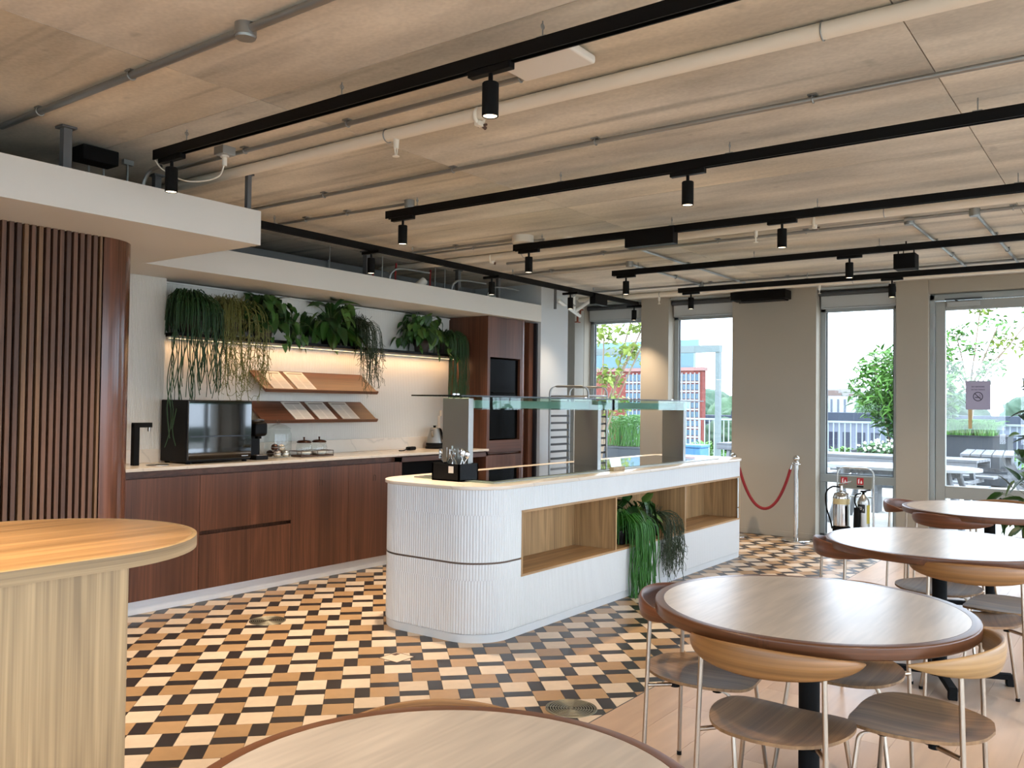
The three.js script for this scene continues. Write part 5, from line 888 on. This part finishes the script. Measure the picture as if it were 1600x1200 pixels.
leafyPlant('variegated heart-leaved climber at the right end of the shelf', 6.66, SY, SZ, { n: 210, r: 0.29, sy: 1.0, sx: 1.15, light: true, vines: [[-0.2, 0.04, 3], [0.05, 0.12, 4], [0.25, 0.1, 5], [0.35, 0.12, 6]], xmax: 7.22 });
strandPlant('long grassy hanging cactus against the tall cabinet', 7.02, SY, SZ, { n: 70, x0: -0.1, x1: 0.19, l0: 0.5, l1: 0.98, up: 0.14, wob: 0.012, rad: 0.0034, mat: M.strandDark, mop: 60, mopR: 0.16, zmin: -6.18, z0: 0.13, z1: 0.2, pr: 0.07 });
// plants in the island niche
strandPlant('bright green whip cactus pouring out of the island niche', 6.12, NY0 + 0.004, -3.43, { group: 'plants in the island niche', n: 85, x0: -0.1, x1: 0.27, l0: 0.2, l1: 0.66, up: 0.14, wob: 0.022, rad: 0.0042, mat: std('#2f6a1c', 0.5), mop: 70, mopR: 0.16, z0: 0.165, z1: 0.24, ph: 0.11, potMat: M.potBlack, shape: t => t < 0.7 ? 1 : 0.75 });
leafyPlant('broad-leaved plant in the middle of the island niche', 6.42, NY0 + 0.004, -3.46, { group: 'plants in the island niche', n: 95, r: 0.29, sy: 0.95, sx: 1.1, big: true, light: true, ls: 0.8, zmin: -3.6, ymax: 0.7, potMat: M.potBlack, ph: 0.11 });
strandPlant('dark feathery trailing plant at the right of the island niche', 6.64, NY0 + 0.004, -3.43, { group: 'plants in the island niche', n: 40, x0: -0.1, x1: 0.24, l0: 0.12, l1: 0.32, up: 0.12, wob: 0.025, rad: 0.0026, twig: 3, mat: M.twigDark, mop: 40, mopR: 0.14, z0: 0.165, z1: 0.24, ph: 0.1, potMat: M.potBlack });
// indoor plant at the right edge of the picture
{
  const p = leafyPlant('leafy indoor plant at the right edge of the picture by the door', 8.9, 0.0, -0.74, { name: 'potted_plant', group: 'floor plants', n: 80, r: 0.42, sy: 1.0, sx: 0.9, sz: 1, big: true, light: true, ls: 1.0, zmin: -5, pr: 0.17, ph: 0.5, potMat: M.potBlack });
  const st = []; for (let i = 0; i < 7; i++) { const a = i * 0.9, top = rr(1.2, 1.9); st.push(tube([V(0, 0.45, 0), V(Math.sin(a) * 0.08, 0.9, Math.cos(a) * 0.08), V(Math.sin(a) * 0.16, top, Math.cos(a) * 0.16)], 0.006, 12, 5)); for (let k = 0; k < 8; k++) { const y = rr(0.75, top), q = V(Math.sin(a) * 0.13 + rr(-0.1, 0.1), y, Math.cos(a) * 0.13 + rr(-0.1, 0.1)), m = mesh('leaf', BIGLEAF[k % 2], M.leaf[Math.floor(rnd() * 4)], p); setLeaf(m, q.x, q.y, q.z, rr(0, 6.28), rr(-0.3, 0.6), rr(-0.4, 0.4), rr(0.7, 1)); } }
  mesh('canes', st, M.stem, p);
}
// ================= TERRACE AND CITY =================
{ const d = struct('terrace', 'pale paved roof terrace outside the windows', [0, -0.02, 0], 'terrace');
  mesh('slab', [bx(10.33, 23.2, -0.4, -0.012, -30, 16), bx(-16, 10.33, -0.4, -0.012, 3.06, 16), bx(-16, -2.86, -0.4, -0.012, -12, 3.06)], M.grout, d);
  const far = [[], []];
  for (let i = 0; i < 11; i++) for (let j = 0; j < 38; j++) { const x = 10.34 + i * 1.2, z = -29.9 + j * 1.2, g = uvm(bx(x, Math.min(23.2, x + 1.19), -0.012, 0, z, z + 1.19), 'x', rnd() * 2, rnd() * 2); if (z > -9 && z < 1.2) mesh('paver', g, M.deck, d); else far[0].push(g); }
  for (let i = 0; i < 22; i++) for (let j = -14; j < 9; j++) { const x = -16 + i * 1.2, z = 3.08 + j * 1.2; if (j < 0 && x > -4.1) continue; far[0].push(uvm(bx(x, x + 1.19, -0.012, 0, z, z + 1.19), 'x')); }
  stuff(mesh('pavers', far[0], M.deck, d)); }
{ const r = thing('railing', 'pale vertical-bar railing along the terrace edge', 'railing', [22.6, 0, -7]);
  const bars = []; let n = 0;
  for (let z = -21; z < 15; z += 0.14) { const w = z - 7, vis = w > -9 && w < -1.6; const g = bx(-0.012, 0.012, 0.12, 1.12, z - 0.012, z + 0.012); if (vis && n < 120) { mesh('bar', g, M.railing, r); n++; } else bars.push(g); }
  stuff(mesh('bars', bars, M.railing, r)); mesh('top_rail', [bx(-0.03, 0.03, 1.12, 1.17, -21, 15, 0.01)], M.railing, r); mesh('bottom_rail', [bx(-0.02, 0.02, 0.08, 0.12, -21, 15)], M.railing, r); mesh('upstand', [bx(-0.12, 0.25, -0.02, 0.08, -21, 15)], std('#8d9090', 0.7), r); }
function leaves(geo, mat, n, f, parent, name = 'foliage') { const im = new THREE.InstancedMesh(geo, mat, n), m = new THREE.Matrix4(), q = new THREE.Quaternion(), e = new THREE.Euler(); for (let i = 0; i < n; i++) { const [p, s] = f(i); e.set(rr(-1.2, 1.2), rr(0, 6.28), rr(-1, 1)); q.setFromEuler(e); im.setMatrixAt(i, m.compose(p, q, V(s, s, s))); } im.name = name; im.castShadow = im.receiveShadow = true; im.userData.kind = 'stuff'; parent.add(im); return im; }
const OL = leafGeo(0.07, 0.13, 0.2, 0.2, 0), BL = leafGeo(0.05, 0.2, 0.2, 0.3, 0);
function blob(c, r, k = 1) { return () => { const a = rr(0, 6.283), u = rr(-1, 1), R = Math.pow(rnd(), 0.45), s = Math.sqrt(1 - u * u); return [V(c[0] + r[0] * R * s * Math.cos(a), c[1] + r[1] * R * u, c[2] + r[2] * R * s * Math.sin(a)), rr(0.7, 1.3) * k]; }; }
function planterBox(x, z, w, d, h, label) { const p = thing('planter', label, 'planter', [x, 0, z], 0, 'dark terrace planters'); mesh('box', [bx(-w / 2, w / 2, 0, h, -d / 2, d / 2, 0.01)], M.planter, p); mesh('rim', [bx(-w / 2 - .01, w / 2 + .01, h - 0.03, h + 0.004, -d / 2 - .01, d / 2 + .01, 0.008)], M.planter, p); mesh('soil', [bx(-w / 2 + .04, w / 2 - .04, h, h + 0.008, -d / 2 + .04, d / 2 - .04)], M.soil, p); return p; }
function sapling(label, x, y, z, h, crowns, mat, n) { const t = thing('young_tree', label, 'tree', [x, y, z]); const st = []; for (const c of crowns) st.push(tube([V(0, 0, 0), V(c[0] * 0.2, h * 0.45, c[2] * 0.2), V(c[0], c[1], c[2])], 0.014, 14, 6)); mesh('trunk', st, M.bark, t); crowns.forEach((c, i) => leaves(OL, i % 3 === 2 ? M.outLeafY : mat, Math.round(n * 0.7), blob(c, [c[3], c[3] * 0.6, c[3]], 0.9), t)); return t; }
function grass(label, x, y, z, n, h, w, mat = M.outGrass) { const p = thing('ornamental_grass', label, 'grass', [x, y, z], 0, 'terrace grasses'); const g = []; for (let i = 0; i < n; i++) { const a = rr(0, 6.28), bx0 = rr(-w, w), bz = rr(-w, w), L = rr(0.6, 1) * h; g.push(tube([V(bx0, 0, bz), V(bx0 + Math.cos(a) * L * 0.25, L * 0.7, bz + Math.sin(a) * L * 0.25), V(bx0 + Math.cos(a) * L * 0.7, L * 0.75, bz + Math.sin(a) * L * 0.7)], 0.006, 6, 3)); } stuff(mesh('blades', g, mat, p)); return p; }
// seen through the corner window
planterBox(14.2, -7.75, 1.0, 1.1, 0.75, 'dark planter with grass outside the corner window'); grass('tall green grass in the planter outside the corner window', 14.2, 0.758, -7.75, 260, 0.75, 0.4);
planterBox(13.2, -7.75, 0.5, 0.5, 0.5, 'low dark planter of the yellow-green tree'); sapling('yellow-green young tree outside the corner window', 13.2, 0.508, -7.75, 2.2, [[0.1, 1.0, 0.2, 0.35], [0.0, 1.5, 0.15, 0.35], [0.1, 1.9, 0.5, 0.4], [-0.1, 2.25, 0.1, 0.35], [0.1, 2.35, 0.75, 0.35], [0.2, 2.9, 0.6, 0.3], [0.3, 3.1, 1.2, 0.25]], M.outLeafY, 170);
single('flower_trough', 'grey trough with pink flowers near the corner window', 'planter', [bx(-0.4, 0.4, 0, 0.6, -0.3, 0.3, 0.01)], M.planter, [16.4, 0, -8.3]); { const f = thing('flowering_plant', 'pink flowering plant in the grey trough', 'plant', [16.4, 0.6, -8.3]); leaves(OL, M.outLeafD, 220, blob([0, 0.25, 0], [0.35, 0.25, 0.28]), f); leaves(new THREE.IcosahedronGeometry(0.03, 0), std('#d9b3b8', 0.7), 70, blob([0, 0.35, 0], [0.36, 0.25, 0.3]), f, 'blossom'); }
single('blue_box', 'pale blue storage box on the terrace', 'box', [bx(-0.2, 0.2, 0, 0.72, -0.24, 0.24, 0.02), bx(-0.22, 0.22, 0.72, 0.78, -0.26, 0.26, 0.02)], std('#4f7ea6', 0.6), [15.6, -0.02, -7.1]);
// pergola
{ const p = thing('pergola', 'pale steel pergola frame on the terrace', 'pergola', [20, -0.02, -11]); const post = (x, z) => mesh('post', [bx(x - 0.07, x + 0.07, 0, 2.85, z - 0.055, z + 0.055)], M.pergola, p); post(0, 2.55); post(0, -6); post(-5.5, 2.55); post(-5.5, -6);
  mesh('beam', [bx(-0.09, 0.09, 2.85, 3.02, -6, 2.61)], M.pergola, p); mesh('beam', [bx(-5.59, -5.41, 2.85, 3.02, -6, 2.0)], M.pergola, p); mesh('beam', [bx(-5.5, 0.0, 2.85, 3.02, -6.06, -5.94)], M.pergola, p); mesh('beam', [bx(-5.5, 0.09, 2.85, 3.02, -1.2, -1.08)], M.pergola, p); mesh('roof_sheet', [bx(-5.5, 0, 3.02, 3.05, -6, -1.1)], std('#9aa5a8', 0.6), p);
  p.children.filter(c => c.name === 'post').slice(2, 3).forEach(c => p.remove(c)); }
// timber tables and benches
function picnic(label, x, z, turn, L = 1.9) { const t = thing('picnic_table', label, 'picnic table', [x, -0.02, z], turn, 'grey timber picnic tables');
  for (let k = 0; k < 5; k++) mesh('top_board', uvm(bx(-L / 2, L / 2, 0.72, 0.76, -0.4 + k * 0.162, -0.25 + k * 0.162 - 0.002, 0.004), 'x', k), M.greyTimber, t);
  for (const s of [-1, 1]) { mesh('bench_board', uvm(bx(-L / 2, L / 2, 0.42, 0.46, s * 0.72 - 0.14, s * 0.72 + 0.14, 0.004), 'x'), M.greyTimber, t); mesh('side_apron', uvm(bx(-L / 2, L / 2, 0.62, 0.72, s * 0.38 - 0.015, s * 0.38 + 0.015), 'x'), M.greyTimber, t); }
  for (const e of [-1, 1]) for (const s of [-1, 1]) { const g = bx(-0.03, 0.03, 0, 0.78, -0.05, 0.05); g.translate(0, -0.38, 0).rotateX(s * -0.42).translate(e * (L / 2 - 0.25), 0.36, s * 0.42); mesh('leg', g, M.greyTimber, t); }
  mesh('cross_rail', [bx(-L / 2 + 0.2, -L / 2 + 0.26, 0.36, 0.42, -0.85, 0.85), bx(L / 2 - 0.26, L / 2 - 0.2, 0.36, 0.42, -0.85, 0.85)], M.greyTimber, t); return t; }
picnic('grey timber picnic table beyond the extinguisher window', 15.0, -3.3, Math.PI / 2 - 0.1, 2.6); picnic('grey timber picnic table beyond the pergola window', 17.6, -6.4, Math.PI / 2, 1.8); picnic('grey timber bench table seen through the glazed door', 17.6, -2.3, 0.1, 2.1);
{ const t = thing('oval_table', 'oval pale terrace table just outside the extinguisher window', 'table', [12.3, -0.02, -2.62]); mesh('top', [extrudeXZ(Array.from({ length: 48 }, (_, i) => [0.62 * Math.cos(i / 48 * 6.2832), 0.95 * Math.sin(i / 48 * 6.2832)]), 0.73, 0.765, 0.4)], std('#9b9ea0', 0.5), t); for (const s of [-1, 1]) for (const u of [-1, 1]) mesh('leg', [rod(V(s * 0.35, 0.73, u * 0.6), V(s * 0.5, 0, u * 0.8), 0.04, 8)], M.greyTimber, t); mesh('cross_bar', [bx(-0.03, 0.03, 0.64, 0.72, -0.7, 0.7)], M.greyTimber, t); }
single('terrace_bench', 'pale bench between the oval table and the picnic table', 'bench', [bx(-0.18, 0.18, 0.42, 0.46, -0.8, 0.8), bx(-0.15, 0.15, 0, 0.42, -0.7, -0.62), bx(-0.15, 0.15, 0, 0.42, 0.62, 0.7)], M.greyTimber, [13.45, -0.02, -2.55]);
// shrub through the third window
planterBox(19.6, -4.3, 1.2, 1.5, 0.62, 'dark planter of the big shrub beyond the third window'); { const s = thing('shrub', 'big bright green bamboo-like shrub beyond the third window', 'shrub', [19.6, 0.63, -4.1]); mesh('stem', [-0.3, -0.1, 0.15, 0.35].map((k, i) => tube([V(0, 0, k), V(0.1 * (i - 1), 0.9, k * 1.4), V(0.2 * (i - 1.5), 1.9, k * 2)], 0.02, 10, 5)), M.bark, s); leaves(BL, M.outLeaf, 3600, blob([0, 1.35, 0.0], [0.85, 0.95, 1.15]), s); leaves(BL, M.outLeafD, 1500, blob([0.1, 0.8, 0.15], [0.75, 0.75, 0.8]), s); leaves(BL, M.outLeaf, 600, blob([-0.2, 2.1, 0.45], [0.4, 0.4, 0.45]), s); }
{ const f = thing('flower_planter', 'low planter with white daisies beyond the third window', 'planter', [17.9, -0.02, -3.95]); mesh('box', [bx(-0.3, 0.3, 0, 0.62, -0.7, 0.7, 0.01)], M.planter, f); leaves(OL, M.outLeafD, 500, blob([0, 0.72, 0], [0.32, 0.16, 0.7]), f); leaves(new THREE.IcosahedronGeometry(0.028, 0), std('#e8ead8', 0.7), 120, blob([-0.1, 0.78, 0], [0.34, 0.16, 0.7]), f, 'blossom'); }
// through the door: planter with grass and small tree
planterBox(19.8, -2.85, 0.9, 1.3, 0.98, 'tall dark planter with grass seen through the glazed door'); grass('bright grass spilling over the planter seen through the door', 19.6, 0.985, -2.85, 420, 0.42, 0.42); sapling('thin young tree rising behind the no smoking notice', 19.9, 0.985, -2.95, 2.4, [[0.1, 1.35, 0.35, 0.35], [0.1, 1.75, 0.1, 0.42], [0, 1.85, 0.75, 0.42], [0, 2.1, -0.25, 0.35], [0.1, 2.2, 0.5, 0.4], [0, 2.6, 0.2, 0.3], [0, 1.4, -0.35, 0.3], [0, 2.5, 1.2, 0.28]], M.outLeaf, 120);
planterBox(14.2, -0.95, 0.6, 0.8, 0.72, 'brown planter at the right edge of the glazed door'); { const s = thing('shrub', 'loose green shrub at the right edge of the glazed door', 'shrub', [21.5, 0, -1.3]); mesh('stem', [tube([V(0, 0, 0), V(0, 0.8, 0.1), V(0, 1.8, 0.2)], 0.02, 8, 5)], M.bark, s); leaves(OL, M.outLeaf, 900, blob([0, 1.5, 0.1], [0.8, 0.8, 0.8], 1.2), s); }
// hedge below the railing
{ const h = thing('hedge', 'pale green hedge just beyond the terrace railing', 'hedge', [24.2, -1.2, -5]); mesh('mass', [new THREE.IcosahedronGeometry(1, 3).scale(0.6, 1.3, 7).translate(0, 0, 1)], M.outLeafD, h); leaves(OL, M.outLeaf, 5200, () => { const z = rr(-6, 8), a = rr(-1.6, 1.6); return [V(0.72 * Math.sin(a) - 0.1, 1.35 * Math.cos(a) * (0.9 + 0.1 * Math.sin(z * 3)) + 0.25, z), rr(1, 1.8)]; }, h); }
// ---- notice on the glazed door ----
{ const c = document.createElement('canvas'); c.width = 256; c.height = 320; const x = c.getContext('2d'); x.fillStyle = '#a9a3b8'; x.fillRect(0, 0, 256, 320); x.fillStyle = '#4a4458'; x.font = 'bold 21px sans-serif'; x.textAlign = 'center'; x.fillText('NO SMOKING', 128, 72); x.font = 'bold 17px sans-serif'; x.fillText('ON THIS TERRACE', 128, 104); x.strokeStyle = '#2d2838'; x.lineWidth = 8; x.beginPath(); x.arc(128, 175, 48, 0, 7); x.stroke(); x.beginPath(); x.moveTo(94, 141); x.lineTo(162, 209); x.stroke(); x.fillStyle = '#2d2838'; x.fillRect(96, 180, 52, 9); x.fillRect(152, 180, 5, 9); x.lineWidth = 4; x.beginPath(); x.moveTo(154, 174); x.bezierCurveTo(158, 160, 140, 164, 146, 150); x.stroke();
  const t = new THREE.CanvasTexture(c); t.colorSpace = THREE.SRGBColorSpace; const s = thing('door_notice', 'lilac paper notice with no smoking symbol on the glazed door', 'notice', [10.122, 1.5, -1.42]); mesh('paper', [bx(0, 0.0015, 0, 0.3, -0.115, 0.115)], std('#a9a3b8', 0.7), s); mesh('print', [new THREE.PlaneGeometry(0.228, 0.298).rotateY(-Math.PI / 2).translate(-0.0006, 0.15, 0)], std('#ffffff', 0.7, 0, { map: t }), s); mesh('tape_strip', [bx(0.0002, 0.0012, -0.2, 0, -0.09, -0.055)], std('#c9ad7c', 0.6), s); }
// ---- city ----
{ const g = struct('ground', 'town ground far below the terrace', [0, 0, 0], 'ground'); mesh('land', [bx(23.6, 900, -14, -13, -500, 400), bx(-400, 900, -14, -13, 16.5, 400), bx(-400, -16.5, -14, -13, -500, 16.5)], std('#4a5644', 0.95), g); }
// brick office block with white window fins
{ const b = thing('office_block', 'red brick office block with rows of arched windows and glass attic', 'building', [60, -13, -36]);
  const H = 17.4; mesh('wall', [uvm(bx(0, 0.6, 0, H, -9, 9.4), 'y')], std('#863f34', 0.85, 0, { map: T_BRICK }), b); mesh('attic', [bx(0.2, 0.6, H, H + 1.2, -8, 8.6)], std('#4d6a74', 0.3), b); mesh('plant_room', [bx(0.3, 0.6, H + 1.2, H + 2.1, -3, 8.9)], std('#5f8085', 0.4), b); mesh('cornice', [bx(-0.15, 0.6, H - 0.25, H, -9, 9.55)], std('#8a6660', 0.7), b);
  const glass = std('#3c5564', 0.15), fin = std('#939496', 0.7), fins = [], wins = [], spans = [];
  for (let k = 0; k < 18; k++) { const z = 3.15 + k * 0.345; fins.push(bx(-0.12, 0, 1, H - 0.4, z + 0.13, z + 0.2)); for (let f = 0; f < 22; f++) { const y = H - 1.0 - f * 0.68; wins.push(bx(-0.05, 0.02, y, y + (f ? 0.42 : 0.5), z - 0.14, z + 0.13)); spans.push(bx(-0.08, 0, y - 0.17, y - 0.06, z - 0.15, z + 0.15)); } }
  stuff(mesh('fins', fins, fin, b)); stuff(mesh('windows', wins, glass, b)); stuff(mesh('spandrels', spans, fin, b)); }
// low grey blocks
function lowBlock(label, x, z0, z1, y, h, col, rows, cols) { const b = thing('low_block', label, 'building', [x, y, (z0 + z1) / 2], 0, 'low grey blocks beyond the railing'), w = (z1 - z0) / 2; mesh('wall', [bx(0, 3, 0, h, -w, w)], std(col, 0.8), b); mesh('roof', [bx(-0.4, 3.4, h, h + 0.7, -w - 0.5, w + 0.5)], std('#333b48', 0.8), b); const gl = std('#252c3d', 0.3); for (let i = 0; i < cols; i++) for (let j = 0; j < rows; j++) { const z = -w + (i + 0.5) * 2 * w / cols; mesh('window', [bx(-0.06, 0.04, 1 + j * (h - 1) / rows, 1 + j * (h - 1) / rows + (h - 1) / rows * 0.6, z - w / cols * 0.6, z + w / cols * 0.6)], gl, b); } }
lowBlock('long grey-blue block with dark windows beyond the third window', 78, -31, -17, -13, 13.4, '#6d7380', 5, 12); lowBlock('grey block with a row of square windows beyond the pergola', 84, -52, -32, -13, 12.9, '#6a707c', 5, 16); lowBlock('grey-blue block seen through the glazed door', 78, -16, 4, -13, 13.3, '#69727f', 5, 14);
for (const [x, z, w, h, c, l] of [[260, -98, 7, 19.2, '#a3a2a4', 'white tower block on the left of the skyline'], [268, -87, 6, 18.6, '#9c9998', 'pale tower block on the skyline beside the white one'], [275, -77, 6, 18.2, '#9a9da2', 'grey tower block on the skyline near the shrub'], [300, -60, 24, 17.2, '#8f959c', 'wide pale block on the skyline behind the young tree']]) { const b = thing('tower_block', l, 'building', [x, -13, z], 0, 'skyline blocks'); mesh('wall', [bx(0, 12, 0, h, -w / 2, w / 2)], std(c, 0.8), b); const n = Math.max(3, Math.round(w / 2.2)); for (let i = 0; i < n; i++) mesh('window_column', [bx(-0.1, 0.05, 2, h - 1, -w / 2 + (i + 0.35) * w / n, -w / 2 + (i + 0.65) * w / n)], std('#555b66', 0.4), b); }
for (const [x, z, rx, ry, rz, c, l] of [[420, -330, 60, 23, 120, '#48563f', 'wooded hill behind the pergola window'], [460, -130, 60, 21, 70, '#48563f', 'low hill behind the skyline towers'], [440, 20, 60, 20, 72, '#48563f', 'low hill seen through the glazed door']]) { const h = thing('hill', l, 'hill', [x, -13, z], 0, 'distant hills'); mesh('slope', [new THREE.SphereGeometry(1, 40, 16, 0, 6.2832, 0, Math.PI / 2).scale(rx, ry, rz)], std(c, 0.95), h); }
{ const hs = [[420, -330, 60, 23, 120], [460, -130, 60, 21, 70], [440, 20, 60, 20, 72]], on = h => { const a = rr(0.62, 1.38) * Math.PI, e = Math.asin(Math.pow(rnd(), 0.8)); return V(h[0] + h[2] * Math.cos(e) * Math.cos(a), -13 + h[3] * Math.sin(e), h[1] + h[4] * Math.cos(e) * Math.sin(a)); };
  const w = thing('woodland', 'distant woodland covering the hills on the skyline', 'woodland', [0, 0, 0]); w.userData.kind = 'stuff';
  const g = new THREE.IcosahedronGeometry(1, 1); for (const [c, n] of [['#33452f', 900], ['#44573f', 700]]) { const im = new THREE.InstancedMesh(g, std(c, 0.95), n), m = new THREE.Matrix4(); for (let i = 0; i < n; i++) { const p = on(hs[i % 3]), s = rr(2, 4.5); im.setMatrixAt(i, m.compose(p, new THREE.Quaternion(), V(s, s * 0.7, s))); } im.name = 'crowns'; im.userData.kind = 'stuff'; w.add(im); }
  const t = thing('distant_houses', 'scatter of pale distant houses on the hills', 'houses', [0, 0, 0]); t.userData.kind = 'stuff';
  for (const [c, n] of [['#8b8884', 260], ['#6f5f58', 160]]) { const im = new THREE.InstancedMesh(new THREE.BoxGeometry(1, 1, 1), std(c, 0.9), n), m = new THREE.Matrix4(); for (let i = 0; i < n; i++) { const p = on(hs[i % 3]); im.setMatrixAt(i, m.compose(p, new THREE.Quaternion(), V(6, rr(4, 8), rr(4, 11)))); } im.name = 'houses'; im.userData.kind = 'stuff'; t.add(im); } }
function cityTree(x, z, r, h, l, c) { const t = thing('city_tree', l, 'tree', [x, -13, z], 0, 'town trees'); const g = new THREE.SphereGeometry(1, 40, 28), p = g.attributes.position; for (let i = 0; i < p.count; i++) { const v = V(p.getX(i), p.getY(i), p.getZ(i)), k = 0.72 + 0.3 * pnoise(v.x * 3 + 10, v.y * 3 + v.z * 2.3 + 10, 64, 64, 5 + Math.round(x)) + 0.25 * pnoise(v.x * 8 + 20, v.y * 8 + v.z * 6.1 + 20, 128, 128, 9); p.setXYZ(i, v.x * k * r, h - r * 0.7 + v.y * k * r * 0.8, v.z * k * r); } g.computeVertexNormals(); mesh('crown', g, std(c, 0.9), t); mesh('trunk', [cyl(0.5, 0.3, h - r, 0, 0, 0, 8)], M.bark, t); }
[[72, -29.2, 2.6, 13.2, 'dark street tree just right of the brick block'], [98, -37, 4, 14.6, 'rounded tree right of the pergola post'], [125, -49, 5, 15.6, 'large tree on the slope behind the pergola post'], [150, -66, 5.5, 17, 'broad tree crown on the slope, left of the pergola post'], [150, -50, 5, 16.6, 'broad tree crown on the slope, right of the pergola post'], [170, -58, 5, 17, 'tree crown below the skyline towers'], [180, -42, 5, 17.2, 'tree crown beside the bright shrub'], [160, -14, 5, 16.4, 'tree crown behind the no smoking notice'], [170, -27, 5, 17, 'tree crown left of the no smoking notice']].forEach(([x, z, r, h, l], i) => cityTree(x, z, r, h, l, ['#2f452c', '#3a5236', '#425a3f', '#3f5644'][i % 4]));
renderer.render(scene, camera);
